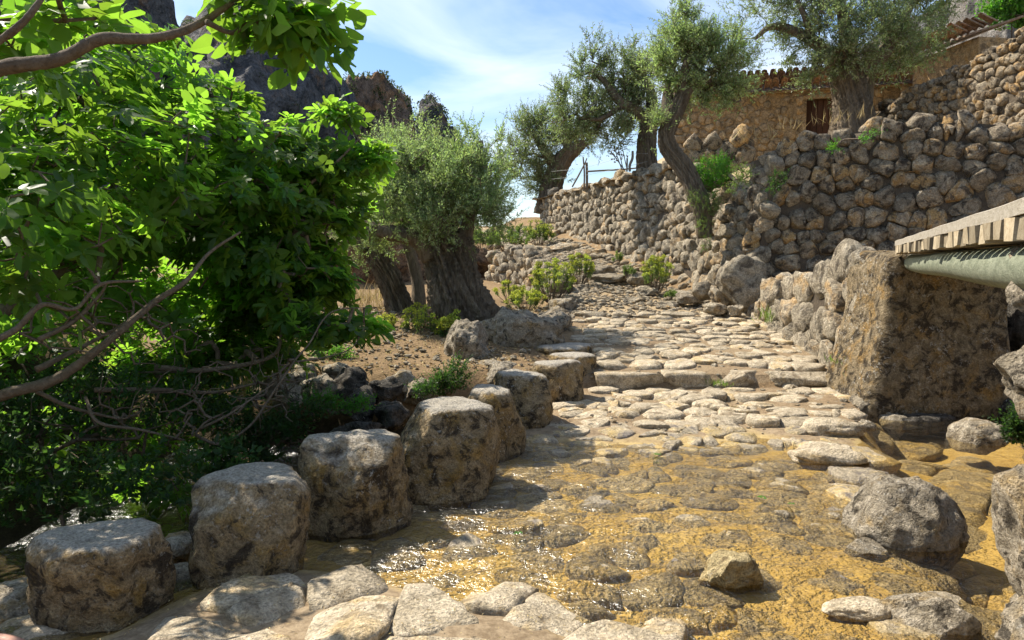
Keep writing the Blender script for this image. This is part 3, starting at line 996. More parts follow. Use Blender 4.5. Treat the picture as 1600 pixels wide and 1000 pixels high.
stone_wall(wl, (3.62, 11.7), (3.60, 7.55), lambda s: 0.62 - 0.45 * s / 4.15, lambda s: 0.98 + 0.62 * s / 4.15, 0.36, 35, M['wall'], M['core'], batter=0.10, H=0.10, gap=0.0, rough=0.18, thick=0.35, p=10)
# retaining wall under the left side of the upper path
wk = thing('retaining_wall', 'small rough wall holding up the path behind the yellow spurge bushes', 'stone wall', (0.9, 15, 0.8), 'dry-stone walls')
ka, kb = at(762, 460, 17.5), at(812, 460, 16.0)
stone_wall(wk, ka[:2], kb[:2], lambda s: 0.85, lambda s: 1.85, 0.24, 36, M['wall'], M['core'], batter=0.12, H=0.12, rough=0.2)
stone_wall(wk, kb[:2], at(862, 460, 13.4)[:2], lambda s: 0.8, lambda s: 1.85 - 0.22 * s, 0.22, 37, M['wall'], M['core'], batter=0.12, H=0.10, rough=0.2)

# corner boulders at the foot of the terrace wall
for k, (px, py, Yd, sx_, sy_, sz_, sd_) in enumerate([(1158, 440, 11.55, .38, .34, .42, 1), (1100, 455, 12.2, .22, .2, .17, 2), (1075, 465, 12.3, .2, .18, .12, 3), (1128, 462, 11.8, .2, .2, .17, 7), (1185, 478, 11.4, .2, .25, .2, 4), (1118, 483, 11.3, .19, .16, .10, 5), (1148, 485, 11.15, .13, .12, .09, 6)]):
    v, f = rock(400 + sd_, (sx_, sy_, sz_), 4, 3.0, 10, 0.12)
    part('foot_boulder', v + at(px, py, Yd), f, M['wall'], wt, True, 0.2 + 0.1 * k)

# ------------------------------------------------------------------ stepping blocks
def drum(seed, w0, w1, h, level=5, tilt=(0, 0)):
    r = rng(seed)
    v, f = ico(level)
    rr = np.hypot(v[:, 0], v[:, 1])
    m = (rr ** 11 + np.abs(v[:, 2]) ** 11) ** (1 / 11)
    v = v / m[:, None]
    a = np.arctan2(v[:, 1], v[:, 0])
    ph = r.uniform(0, 6)
    k = 1 + 0.06 * np.cos(2 * a + ph) + 0.05 * np.cos(3 * a + ph * 2) + 0.03 * np.cos(4 * a + ph)
    v[:, :2] *= k[:, None]
    for _ in range(9):
        n = np.array([r.normal(), r.normal(), r.normal() * 0.45])
        n /= np.linalg.norm(n)
        v = v - np.outer(np.maximum(0, v @ n - r.uniform(0.80, 1.0)) * 0.9, n)
    for _ in range(2):
        n = np.array([r.normal(), r.normal(), 1.5])
        n /= np.linalg.norm(n)
        v = v - np.outer(np.maximum(0, v @ n - r.uniform(1.14, 1.28)) * 0.8, n)
    o = r.uniform(0, 90, 3)
    nrm = v * np.array([1, 1, 0.5])
    nrm /= np.linalg.norm(nrm, axis=1)[:, None]
    d = fbm(v * 1.3 + o, 4) * 0.09 + (ridged(v * np.array([2.5, 2.5, 4]) + o, 4) - .2) * 0.060 + fbm(v * 6 + o, 3) * 0.03 + ridged(v * 14 + o, 3) * 0.012
    d = d * np.where(v[:, 2] > 0.9, 0.55, 1.0)
    v = v + nrm * d[:, None]
    t = (v[:, 2] + 1) / 2
    wd = (w0 + (w1 - w0) * t) / 2 * 0.94
    res = np.stack([v[:, 0] * wd, v[:, 1] * wd, v[:, 2] * h / 2 + h / 2], 1)
    res[:, 2] += (res[:, 0] * tilt[0] + res[:, 1] * tilt[1]) * t
    return res, f

steps = [
    (-1.76, 3.10, .345, .50, .575, 5, (0.02, 0.0), 'nearest stepping block, its side dark brown, at the bottom left corner with dappled top'),
    (-1.27, 3.52, .455, .58, .58, 5, (0.0, 0.02), 'tall ochre-sided stepping block with a crack, second from the bottom left corner'),
    (-.91, 4.18, .50, .62, .64, 5, (0.05, 0.03), 'stepping block with a chipped, pitted top, third from the bottom left corner'),
    (-.45, 4.88, .545, .94, .66, 5, (-0.02, 0.0), 'largest stepping block, wide dark flank sloping out into the water'),
    (-.17, 5.78, .50, .60, .54, 4, (0.0, 0.0), 'narrow stepping block just behind the largest one, by the green bramble'),
    (.09, 6.62, .49, .62, .62, 4, (-0.03, 0.0), 'stepping block where the water ends, fourth from the far end of the row'),
    (.44, 7.42, .485, .58, .58, 4, (0.0, 0.0), 'stepping block beside the near edge of the dry cobbles, third from the far end'),
    (.66, 8.2, .46, .54, .54, 4, (0.0, 0.0), 'small stepping block at the end of the kerb step, second from the far end'),
    (.66, 9.05, .47, .80, .72, 4, (0.0, 0.0), 'flat slab-like stepping block at the far end of the row, against the long boulder'),
]
for i, (x, y, zt, w0, w1, lv, tl, lab) in enumerate(steps):
    zb = gz(x, y) - 0.14
    v, f = drum(50 + i, w0, w1, zt - zb, lv, tl)
    v = rotz(v, i * 1.3)
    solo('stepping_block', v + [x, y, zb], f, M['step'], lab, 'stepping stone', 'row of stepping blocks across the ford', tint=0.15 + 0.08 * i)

# ------------------------------------------------------------------ boulders
def boulder(seed, px, py, Yd, size, label, mat='grey', level=4, power=2.8, facets=10, rough=0.12, yaw=0.0, tint=0.4, group=None, name='boulder', fine=0.03):
    """px, py: pixel of its middle."""
    v, f = rock(seed, size, level, power, facets, rough, fine)
    v = rotz(v, yaw)
    return solo(name, v + at(px, py, Yd), f, M[mat], label, 'boulder', group, tint=tint)

GB = 'boulders lying in the stream'
boulder(61, 1411, 822, 4.0, (.325, .30, .285), 'big rounded grey boulder sitting in the stream right of the ford', 'grey', 5, 2.1, 6, 0.07, 0.3, 0.3, GB)
boulder(62, 1352, 868, 3.75, (.10, .09, .075), 'small dark stone leaning against the big grey boulder', 'grey', 4, 3.5, 8, 0.06, 0.2, 0.1, GB)
boulder(63, 1145, 900, 3.38, (.135, .12, .125), 'small angular yellowish rock standing alone in the shallow water', 'yellow', 5, 3.0, 14, 0.10, 0.5, 0.5, GB)
boulder(64, 1450, 968, 2.98, (.175, .14, .115), 'pitted pale boulder at the bottom edge near the bridge pier', 'grey', 5, 3.0, 9, 0.10, 0.1, 0.7, GB)
boulder(65, 1340, 952, 3.05, (.15, .09, .035), 'low smooth pale stone barely rising from the water', 'cobble', 4, 2.3, 3, 0.06, 0.1, 0.8, GB)
boulder(66, 1530, 682, 6.1, (.21, .22, .15), 'rounded pale boulder in the pool under the footbridge', 'grey', 4, 2.4, 5, 0.08, 0.2, 0.8, GB)
boulder(67, 1295, 712, 5.55, (.31, .22, .09), 'broad flat pale slab at the edge of the pool', 'cobble', 4, 3.0, 6, 0.10, -0.1, 0.6, GB)
boulder(68, 1300, 668, 6.3, (.29, .20, .09), 'second flat pale slab behind the broad one at the pool edge', 'cobble', 4, 3.0, 6, 0.10, 0.1, 0.5, GB)
boulder(69, 1353, 665, 6.55, (.09, .08, .06), 'fist-sized grey stone at the foot of the bridge abutment', 'grey', 3, 2.6, 6, 0.1, 0, 0.8, GB)
boulder(70, 1300, 835, 4.15, (.12, .11, .05), 'pale half-sunk stone touching the left of the big grey boulder', 'cobble', 4, 2.5, 4, 0.06, 0, 0.8, GB)
boulder(71, 1310, 762, 4.85, (.17, .07, .025), 'thin pale ledge stone breaking the water above the big boulder', 'cobble', 4, 2.5, 4, 0.10, 0, 0.6, GB)
boulder(72, 1220, 808, 4.3, (.06, .06, .04), 'tiny stone in the water left of the big grey boulder', 'grey', 3, 2.5, 6, 0.1, 0, 0.6, GB)

GL = 'boulders edging the olive terrace'
boulder(81, 814, 524, 9.5, (.54, .55, .38), 'large long lichen-covered boulder in front of the thick olive trunk', 'grey', 5, 3.4, 12, 0.12, 0.25, 0.35, GL)
boulder(89, 858, 512, 10.6, (.33, .75, .30), 'brownish boulder continuing the long boulder beside the path', 'grey', 5, 3.4, 12, 0.14, -0.1, 0.55, GL)
boulder(90, 880, 480, 12.0, (.24, .4, .16), 'low grey stone beside the path above the long boulder', 'grey', 4, 3.0, 10, 0.16, 0.1, 0.3, GL)
boulder(82, 730, 545, 8.8, (.29, .28, .36), 'pointed grey boulder standing left of the long boulder', 'grey', 5, 2.2, 12, 0.12, 0.4, 0.2, GL)
boulder(83, 786, 588, 8.3, (.34, .34, .20), 'sloping grey slab between pointed boulder and stepping blocks', 'grey', 5, 3.2, 8, 0.08, 0.2, 0.5, GL)
specs = [(452, 625, 7.2, .17, 'pale blocky rock under the fig branches left of the dark rocks', .5), (497, 612, 7.5, .20, 'angular brown-grey rock third along the terrace edge', .35), (545, 603, 7.6, .21, 'darkest tall rock at the terrace edge', .02), (560, 632, 7.2, .22, 'dark rough rock below the tallest of the terrace edge', .08), (600, 612, 7.6, .20, 'dark rock next to the pale lump at the terrace edge', .12), (625, 600, 7.9, .17, 'pale brown lump of rock at the right of the dark rocks', .8), (610, 650, 7.0, .19, 'grey rock low behind the largest stepping block', .2), (655, 612, 7.8, .15, 'grey rock half under the bramble', .4), (525, 585, 8.2, .17, 'brown rock lying behind the dark terrace rocks', .6), (470, 592, 8.0, .20, 'flat pale rock at the left end of the terrace', .8), (425, 600, 7.7, .22, 'rough grey rock deep under the fig branches', .5), (560, 690, 6.4, .24, 'dark grey stone in the hollow behind the stepping blocks', .0), (515, 575, 8.6, .13, 'small flat pale rock on the olive terrace soil', .9), (695, 568, 8.9, .12, 'small light rock left of the pointed boulder', .6)]
for k, (px, py, Yd, s, lab, tn) in enumerate(specs):
    q = rng(600 + k)
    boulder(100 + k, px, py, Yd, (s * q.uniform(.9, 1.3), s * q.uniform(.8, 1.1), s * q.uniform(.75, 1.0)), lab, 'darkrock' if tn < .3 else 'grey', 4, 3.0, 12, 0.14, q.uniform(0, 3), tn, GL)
GS = 'pale stones behind the stepping blocks'
boulder(120, 280, 862, 3.75, (.10, .12, .10), 'pale blue-grey stone between the two nearest stepping blocks', 'grey', 4, 2.6, 6, 0.08, 0.2, .9, GS)
boulder(121, 282, 905, 3.45, (.11, .10, .07), 'low mossy stone in front of the blue-grey one between the blocks', 'grey', 4, 2.6, 6, 0.08, 0.2, .8, GS)
boulder(122, 15, 970, 3.25, (.22, .22, .17), 'smooth blue-grey boulder at the bottom left edge behind the foot', 'grey', 4, 2.6, 7, 0.08, 0.2, .9, GS)
v, f = rock(123, (.3, .2, .06), 4, 3, 6, .08)
solo('paving_slab', v + at(45, 1000, 2.9), f, M['cobble'], 'flat pale slab at the bottom left corner under the sandalled foot', 'slab', tint=.6)
boulder(124, 380, 915, 3.25, (.05, .05, .05), 'small brown stone at the foot of the second stepping block', 'yellow', 3, 2.6, 7, 0.08, 0.2, .2, GS)

# ledges and loose rocks on the climbing path
GP = 'rocks on the climbing path'
for k, (px, py, Yd, sx_, sy_, sz_, lab) in enumerate([
    (950, 436, 14.6, .42, .3, .12, 'pale ledge rock across the dirt path'), (935, 424, 15.6, .45, .3, .13, 'second pale ledge rock higher up the dirt path'),
    (1000, 436, 14.2, .25, .25, .14, 'rough ledge rock right of the path ledges'), (990, 470, 12.8, .22, .2, .07, 'flat rock sunk in the path dirt above the cobbles'),
    (1040, 478, 12.3, .22, .2, .09, 'rough rock at the foot of the sunlit wall'), (1010, 455, 13.3, .20, .2, .10, 'rounded rock below the spurge bush on the right'),
    (905, 455, 13.8, .2, .25, .14, 'grey rock at the left edge of the path below the spurge'), (890, 470, 13, .2, .3, .12, 'shaded rock at the left edge of the path'),
    (840, 396, 19, .5, .5, .2, 'pale outcrop where the path bends out of sight'), (880, 390, 19.5, .5, .4, .2, 'rough outcrop under the far end of the wall'), (925, 400, 17.8, .4, .35, .18, 'rubble outcrop below the sunlit wall'), (870, 372, 22, .5, .4, .25, 'shaded outcrop at the far foot of the wall')]):
    boulder(140 + k, px, py, Yd, (sx_, sy_, sz_), lab, 'wall', 4, 3.0, 12, 0.16, k * 0.7, 0.1 * k, GP)

# ------------------------------------------------------------------ footbridge
br = thing('footbridge', 'weathered timber footbridge with plank deck on round greenish log beams', 'bridge', (bridge_x(7.2), 7.2, 1.5))
dv = np.array([0.4012, 0.916])
pv = np.array([0.916, -0.4012])
yaw = math.atan2(dv[1], dv[0]) - math.pi / 2
E0 = np.array([bridge_x(1.0), 1.0])
Lb = 6.75
r = rng(77)
s, k = 0.0, 0
def oriented(v, c, yaw_):
    return rotz(v, yaw_) + np.asarray(c)
while s < Lb:
    wd = 0.165 + r.uniform(-.015, .015)
    over = r.uniform(-0.012, 0.018)
    ln = 1.3
    c = E0 + dv * (s + wd / 2) + pv * (ln / 2 - over)
    th = 0.068 + r.uniform(-.004, .008)
    v, f = box((0, 0, 0), (ln, wd - 0.022, th), 0, 0, 0.0025, k)
    v = rotz(v, yaw)
    me = mesh('plank', v, f, False, r.uniform())
    put('plank', me, M['endgrain'], br, (c[0] - br.location.x, c[1] - br.location.y, 1.603 - 1.5 - (th - .068) / 2))
    s += wd
    k += 1
for off, nm in ((0.045, 'edge_board'), (1.25, 'edge_board')):
    L1 = Lb + 0.02
    c = E0 + dv * L1 / 2 + pv * off
    n = 24
    vs = []
    for i in range(n + 1):
        u = -L1 / 2 + L1 * i / n
        jz = 0.002 * math.sin(i * 1.7)
        for (dx, dz) in ((-.045, -.024), (.045, -.024), (.045, .024), (.040, .026), (-.040, .026), (-.045, .022)):
            vs.append((dx, u, dz + jz))
    v = rotz(np.array(vs), yaw)
    me = mesh(nm, v, [gridfaces(n + 1, 6, True)[:, ::-1], np.array([[0, 1, 2, 3, 4, 5], [6 * n + q for q in (5, 4, 3, 2, 1, 0)]])], False, 0.6)
    put(nm, me, M['board'], br, (c[0] - br.location.x, c[1] - br.location.y, 1.664 - 1.5))
def lbeam(off, nm):
    a = E0 + dv * 0.0 + pv * (off - .02)
    b = E0 + dv * 7.0 + pv * (off + .06)
    n = 14
    pts = [np.array([*(a + (b - a) * i / n), 1.475 + 0.004 * math.sin(i)]) for i in range(n + 1)]
    v, f = tube(pts, [0.086 - 0.0004 * i for i in range(n + 1)], 20, 3, 0.01, 3)
    part(nm, v, f, M['log'], br, True, 0.5)
lbeam(0.11, 'log_beam')
lbeam(0.65, 'log_beam')
lbeam(1.15, 'log_beam')

# far abutment: rendered masonry block
v, f = ico(6)
m = (np.abs(v) ** 11).sum(1) ** (1 / 11)
v = v / m[:, None]
o = np.array([3.0, 7, 1])
n_ = v / np.linalg.norm(v, axis=1)[:, None]
d = fbm(v * np.array([1.6, 1.0, 1.6]) + o, 4) * 0.045 + ridged(v * 4 + o, 4) * 0.03 + fbm(v * 12 + o, 3) * 0.018
v = v + n_ * d[:, None]
t01 = (v[:, 2] + 1) / 2
res = np.stack([4.24 + v[:, 0] * 0.60, 7.62 + v[:, 1] * 0.46, -0.22 + t01 * 1.80], 1)
low = sstep(0.8, 0.0, t01)
res[:, 0] -= low * 0.30 * (v[:, 0] < 0) * np.abs(v[:, 0])
res[:, 1] -= low * 0.20 * (v[:, 1] < 0)
# undercut where the stream has washed the foot out
u = sstep(0.2, 0.04, t01) * sstep(-0.75, -0.35, v[:, 0])
res[:, 1] += u * 0.07 * (v[:, 1] < 0)
solo('bridge_abutment', res, f, M['abut'], 'massive stained masonry abutment carrying the far end of the footbridge', 'abutment', tint=0.4)
# stones broken round its outer corner
for k, (px, py, Yd, sx_, sy_, sz_, tn) in enumerate([(1368, 590, 7.35, .17, .2, .26, .7), (1355, 640, 7.2, .2, .2, .17, .3), (1338, 645, 7.25, .12, .15, .09, .8)]):
    v, f = rock(700 + k, (sx_, sy_, sz_), 4, 3.0, 10, 0.14)
    part('corner_stone', v + at(px, py, Yd), f, M['wall'], wl, True, tn)

boulder(130, 1652, 540, 7.75, (.62, .42, .95), 'tall dark rock added to darken the opening under the footbridge deck', 'darkrock', 5, 3.6, 12, 0.14, 0.1, 0.1, GB)  # made-up rock, added so the opening beyond the abutment goes dark
boulder(131, 1585, 640, 7.1, (.30, .25, .24), 'dark rock added to darken the gap beside the abutment foot', 'darkrock', 4, 3.0, 10, 0.14, 0.4, 0.2, GB)  # made-up too, darkens the lower part of that opening
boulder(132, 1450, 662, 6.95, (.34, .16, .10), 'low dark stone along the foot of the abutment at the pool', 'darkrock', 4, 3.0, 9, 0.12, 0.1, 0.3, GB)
boulder(133, 1398, 662, 7.0, (.20, .16, .11), 'brown stone at the outer corner of the abutment foot', 'grey', 4, 3.0, 9, 0.12, 0.6, 0.2, GB)

pier = thing('bridge_pier', 'stack of rough grey stones carrying the near end of the footbridge', 'stone pier', (1.95, 2.5, 0.0))
for k, (px, py, Yd, sx_, sy_, sz_) in enumerate([(1705, 440, 2.48, .262, .22, .135), (1700, 600, 2.50, .272, .24, .215), (1690, 860, 2.62, .262, .24, .33), (1660, 985, 2.66, .24, .24, .12)]):
    v, f = rock(720 + k, (sx_, sy_, sz_), 5, 4.5, 9, 0.10)
    part('stone', v + at(px, py, Yd), f, M['grey'], pier, True, 0.6 + 0.1 * k)

for k, (x, y, z, sx_, sy_, sz_) in enumerate([(1.75, 1.75, .25, .42, .36, .38), (1.8, 1.7, .85, .38, .34, .34), (1.85, 1.72, 1.33, .36, .32, .21), (1.3, 1.15, .3, .40, .34, .42), (1.36, 1.1, .95, .36, .30, .36), (1.42, 1.12, 1.35, .34, .28, .19), (2.4, 2.0, .4, .36, .4, .55), (2.45, 1.95, 1.2, .34, .36, .34)]):
    v, f = rock(740 + k, (sx_, sy_, sz_), 4, 5, 9, 0.10)
    part('stone', v + [x, y, z], f, M['grey'], pier, True, 0.3 + 0.07 * k)

# ------------------------------------------------------------------ far hills
def massif(name, px, top, base_py, Yd, half, seed, label, mat='cliff', depth=None, power=4, slope=0.0, lev=6, amp=0.16):
    v, f = ico(lev)
    r = rng(seed)
    m = (np.abs(v) ** power).sum(1) ** (1 / power)
    v = v / m[:, None]
    v = chisel(v, r, 9, 0.7, 1.0, 0.9)
    o = r.uniform(0, 90, 3)
    n = v / np.linalg.norm(v, axis=1)[:, None]
    v = v + n * (fbm(v * 1.6 + o, 5) * amp + ridged(v * np.array([5, 5, 2.2]) + o, 5) * amp * 0.45)[:, None]
    c = at(px, (top + base_py) / 2, Yd)
    k = Yd / FPX
    hw, hh = half * k, (base_py - top) / 2 * k
    res = np.stack([v[:, 0] * hw, v[:, 1] * (depth or hw), v[:, 2] * hh + v[:, 0] * hh * slope], 1)
    o_ = solo(name, res + c, f, M[mat], label, 'cliff', 'limestone crags', tint=0.3)
    return res + c, f, n

def scatter_scrub(pv_, fv, seed, count, size, zmin, up=0.25):
    """Scrub clumps on upward faces: leafy tufts."""
    r = rng(seed)
    tri = pv_[fv]
    nn = np.cross(tri[:, 1] - tri[:, 0], tri[:, 2] - tri[:, 0])
    ar = np.linalg.norm(nn, axis=1)
    nn = nn / (ar[:, None] + 1e-9)
    ok = (nn[:, 2] > up) & (tri[:, :, 2].mean(1) > zmin)
    if ok.sum() == 0:
        return np.zeros((0, 3))
    idx = r.choice(np.where(ok)[0], count, p=ar[ok] / ar[ok].sum())
    return tri[idx].mean(1)

def leaf_quads(pos, dirs, nrm, ln, wd, tint, bend=0.0):
    """Rhombic leaves; returns verts, quad faces, tint."""
    d = dirs / (np.linalg.norm(dirs, axis=1)[:, None] + 1e-9)
    s = np.cross(d, nrm)
    s /= np.linalg.norm(s, axis=1)[:, None] + 1e-9
    ln = np.broadcast_to(ln, (len(pos),))[:, None]
    wd = np.broadcast_to(wd, (len(pos),))[:, None]
    up = np.cross(s, d)
    a = pos
    b = pos + d * ln * 0.5 + s * wd * 0.5 + up * ln * bend
    c = pos + d * ln
    e = pos + d * ln * 0.5 - s * wd * 0.5 + up * ln * bend
    v = np.stack([a, b, c, e], 1).reshape(-1, 3)
    f = np.arange(len(pos) * 4).reshape(-1, 4)
    return v, f, np.repeat(tint, 4)

def unit(r, n):
    v = r.normal(size=(n, 3))
    return v / np.linalg.norm(v, axis=1)[:, None]

def clumps(centres, radii, per, leaf, seed, squash=0.8):
    r = rng(seed)
    n = len(centres) * per
    c = np.repeat(centres, per, 0)
    rad = np.repeat(np.broadcast_to(radii, (len(centres),)), per)
    u = unit(r, n)
    p = c + u * (rad * r.uniform(0.3, 1.0, n) ** 0.5)[:, None] * np.array([1, 1, squash])
    d = u + unit(r, n) * 0.8
    t = np.clip(np.repeat(r.uniform(0.2, 0.8, len(centres)), per) + r.normal(0, 0.15, n), 0, 1)
    return leaf_quads(p, d, unit(r, n), leaf * r.uniform(0.7, 1.3, n), leaf * 0.55, t)

hv = []
for args in [
    ('crag', 360, 30, 440, 240, 160, 11, 'tall dark crag behind the fig tree', 'cliff', 45, 4, -0.10),
    ('crag', 40, -90, 440, 200, 240, 15, 'steep dark mountainside behind the left of the fig tree', 'cliff', 40, 4, 0.0),
    ('crag', 592, 152, 440, 290, 52, 12, 'blunt crag with an orange cliff face above the pollarded olive', 'cliffwarm', 30, 5, 0.05),
    ('crag', 684, 172, 440, 330, 48, 13, 'smallest and farthest crag, right of the orange cliff', 'cliff', 20, 7, 0.06),
    ('crag', 545, 205, 440, 300, 55, 14, 'wooded saddle between the tall crag and the orange cliff', 'cliff', 30, 3, 0.0)]:
    v, f, _ = massif(*args)
    A_ = scatter_scrub(v, f, args[6] + 40, 260, 1, v[:, 2].min() + (v[:, 2].max() - v[:, 2].min()) * 0.45, 0.12)
    hv.append((A_, args[4]))
A = Acc()
for k, (c, Yd) in enumerate(hv):
    r = rng(900 + k)
    v, f, t = clumps(c, r.uniform(0.6, 1.8, len(c)) * Yd / 250, 26, 0.75 * Yd / 250, 901 + k)
    A.add(v, f, t)
v, f, t = A.done()
put('hillside_scrub', mesh('hillside_scrub', v, f, False, t), M['scrub'], kind='stuff')
vcr, fcr, _ = massif('crag', 1540, -60, 260, 75, 58, 16, 'grey rock crag rising above the higher wall at the top right', 'cliffnear', 6, 4, 0.0, 6, 0.12)
hx = massif('hill_slope', 1440, 40, 420, 150, 160, 17, 'dark wooded slope behind the big olive at the top right', 'cliff', 30, 3, 0.3, 5, 0.1)
c = scatter_scrub(hx[0], hx[1], 55, 600, 1, hx[0][:, 2].min(), -0.3)
v, f, t = clumps(c, rng(3).uniform(0.8, 2.0, len(c)), 26, 0.6, 56)
put('slope_scrub', mesh('slope_scrub', v, f, False, t), M['scrub'], kind='stuff')
# red outcrop behind the olives on the left terrace
v, f = rock(88, (2.6, 1.2, 1.6), 5, 3.5, 12, 0.14)
solo('outcrop', v + at(530, 440, 17.5), f, M['redrock'], 'reddish brown rock outcrop behind the leaning olive trunk', 'rock', tint=0.4)
v, f = rock(92, (1.6, 1.2, 0.75), 5, 3.5, 12, 0.16)
solo('outcrop', v + at(700, 430, 19), f, M['redrock'], 'low rock outcrop glimpsed behind the thick olive trunk', 'rock', tint=0.7)

# ------------------------------------------------------------------ stone house on the upper terrace
hs = thing('stone_house', 'ochre stone cottage with clay tile roof and dark doorway above the terrace wall', 'house', (7.5, 22.0, 4.8))
ha, hb = at(1055, 215, 22.6)[:2], at(1420, 215, 21.0)[:2]
hL = np.linalg.norm(hb - ha)
ht = (hb - ha) / hL
hn = np.array([ht[1], -ht[0]])
def hpt(u, o, z):
    return np.array([*(ha + ht * u + hn * o), z])
def hbox(u0, u1, o0, o1, z0, z1, name, mat, parent, tint=0.5, smooth=False):
    v = np.array([hpt(u, o, z) for u in (u0, u1) for o in (o0, o1) for z in (z0, z1)])
    f = np.array([[0, 1, 3, 2], [4, 6, 7, 5], [0, 4, 5, 1], [2, 3, 7, 6], [0, 2, 6, 4], [1, 5, 7, 3]])
    return part(name, v, f, mat, parent, smooth, tint)
EZ = 6.32
du0, du1 = 3.68, 4.62                      # doorway
wallp = hbox(0, du0, -3.2, 0, 3.6, EZ, 'wall', M['plaster'], hs)
hbox(du1, hL + 1.2, -3.2, 0, 3.6, EZ, 'wall', M['plaster'], hs)
hbox(du0, du1, -3.2, 0, 6.14, EZ, 'wall', M['plaster'], hs)
hbox(du0, du1, -3.2, -0.28, 3.6, 6.14, 'door_back', M['core'], hs)
hbox(du0 - .15, du1 + .15, 0.004, 0.035, 6.12, 6.22, 'lintel', M['hstone'], hs, 0.7)
dr = thing('door', 'x', 'x', (0, 0, 0))
for kk in ('label', 'category'):
    del dr[kk]
dr.parent = hs
for k in range(6):
    wd = (du1 - du0) / 6
    hbox(du0 + wd * k + .006, du0 + wd * (k + 1) - .006, -0.24, -0.19, 4.4, 6.12, 'door_plank', M['door'], dr, 0.15 * k)
r = rng(41)
# stones showing through the plaster, dense near the foot, few under the eaves
sdh = row_seeds(0.0, hL + 1.0, 4.3, EZ - .05, 0.19, r, 0.35, 1.3)
res = []
for (u, z), (n, h) in zip(sdh, cells(sdh, 0.2)):
    if du0 - .1 < u < du1 + .1 or u < .1:
        continue
    dens = np.interp(z, [4.3, 5.5, 5.9, 6.4], [1.0, 0.95, 0.55, 0.18])
    if u < 1.4:
        dens *= 1.0 if z < 5.9 else .5
    if r.uniform() > dens:
        continue
    v, f, R0 = fitted(n, h, r, 12, 3, 0.012, 0.045 * r.uniform(.6, 1.3), 0.05, p=7, rough=0.14)
    wv = np.array([hpt(u + q[0], q[2] * 1.0 + 0.005, z + q[1]) for q in v])
    res.append((wv, f, r.uniform(), R0 / 22))
lay('stone', res, M['hstone'], hs, 260)
# corner quoins
for k in range(9):
    v, f = rock(760 + k, (.24 if k % 2 else .17, .16, .13), 3, 6, 4, .06)
    part('corner_stone', rotz(v, math.atan2(ht[1], ht[0])) + hpt(0.06, -.05, 4.4 + k * .24), f, M['hstone'], hs, True, r.uniform())
# tile roof
rf = hbox(-0.1, hL + 1.3, -3.4, 0.12, EZ + .002, EZ + .05, 'eave_board', M['plaster'], hs)
RS = math.tan(R(24))
roofv = np.array([hpt(u, o, EZ + .052 + (0.2 - o) * RS) for u in (-0.15, hL + 1.3) for o in (0.2, -1.5)] + [hpt(u, o, EZ + .052) for u in (-0.15, hL + 1.3) for o in (0.2, -1.5)])
roof = part('roof', roofv, [np.array([[0, 2, 3, 1], [4, 5, 7, 6], [0, 1, 5, 4], [2, 6, 7, 3], [1, 3, 7, 5]])], M['tile'], hs, False, 0.1)
na = 6
def tile_mesh(seed):
    rr = rng(seed)
    vs = []
    for i, (o, rad) in enumerate(((0.0, .10), (-0.44, .082))):
        for rr_ in (rad, rad - .016):
            for a in np.linspace(0, math.pi, na + 1):
                vs.append((math.cos(a) * rr_, o, math.sin(a) * rr_ * .85))
    v = np.array(vs)
    n1 = na + 1
    f = []
    for k in range(na):
        f.append([k, k + 1, 2 * n1 + k + 1, 2 * n1 + k])
        f.append([n1 + k, 3 * n1 + k, 3 * n1 + k + 1, n1 + k + 1])
        f.append([k, n1 + k, n1 + k + 1, k + 1])
    f += [[0, 2 * n1, 3 * n1, n1], [na, n1 + na, 3 * n1 + na, 2 * n1 + na]]
    return mesh('roof_tile', v, np.array(f), True, rr.uniform())
tms = [tile_mesh(q) for q in range(6)]
slope_rot = Matrix.Rotation(math.atan2(ht[1], ht[0]), 4, 'Z')
def lay_tiles(parent, pw, ori, u0, u1, o0, z0, rows, slope, seed, run=0.40):
    rr = rng(seed)
    u = u0
    while u < u1:
        for k in range(rows):
            o = o0 - k * run
            p_ = ori(u + rr.normal() * .008, o + rr.normal() * .012, z0 + (o0 - o) * slope + rr.normal() * .006 + .02)
            t = put('roof_tile', tms[rr.integers(6)], M['tile'], parent)
            t.location = Vector(p_) - pw
            t.rotation_euler = (slope_rot @ Matrix.Rotation(-math.atan(slope), 4, 'X')).to_euler()
            t.rotation_euler.z += rr.normal() * .03 + math.pi * 0
            t.rotation_euler.x = -math.atan(slope)
        u += 0.215 + rr.normal() * .006
lay_tiles(roof, hs.location + roof.location, hpt, 0.0, hL + 1.2, 0.26, EZ + .06, 4, RS, 42)

# second small roof behind the higher wall
sh = thing('tiled_shed', 'small shed with a broken clay tile eave behind the higher wall at the top right', 'shed', at(1450, 120, 20))
sa, sb = at(1398, 112, 20.5)[:2], at(1520, 112, 17.9)[:2]
sL = np.linalg.norm(sb - sa)
st_ = (sb - sa) / sL
sn = np.array([st_[1], -st_[0]])
def spt(u, o, z):
    return np.array([*(sa + st_ * u + sn * o), z])
zs = lambda u: 6.72 + 0.02 * u
v = np.array([spt(u, o, z) for u in (0.55, sL) for o in (-0.12, -2.0) for z in (4.6, zs(u))])
part('wall', v, np.array([[0, 1, 3, 2], [4, 6, 7, 5], [0, 4, 5, 1], [2, 3, 7, 6], [0, 2, 6, 4], [1, 5, 7, 3]])[:, ::-1], M['plaster'], sh, False, .3)
v = np.array([spt(u, o, zs(u) + (0.16 - o) * .35 + dz) for u in (0.0, sL) for o in (0.16, -1.7) for dz in (0.003, .05)])
rsh = part('roof', v, np.array([[0, 1, 3, 2], [4, 6, 7, 5], [0, 4, 5, 1], [2, 3, 7, 6], [0, 2, 6, 4], [1, 5, 7, 3]])[:, ::-1], M['tile'], sh, False, .3)
slope_rot = Matrix.Rotation(math.atan2(st_[1], st_[0]), 4, 'Z')
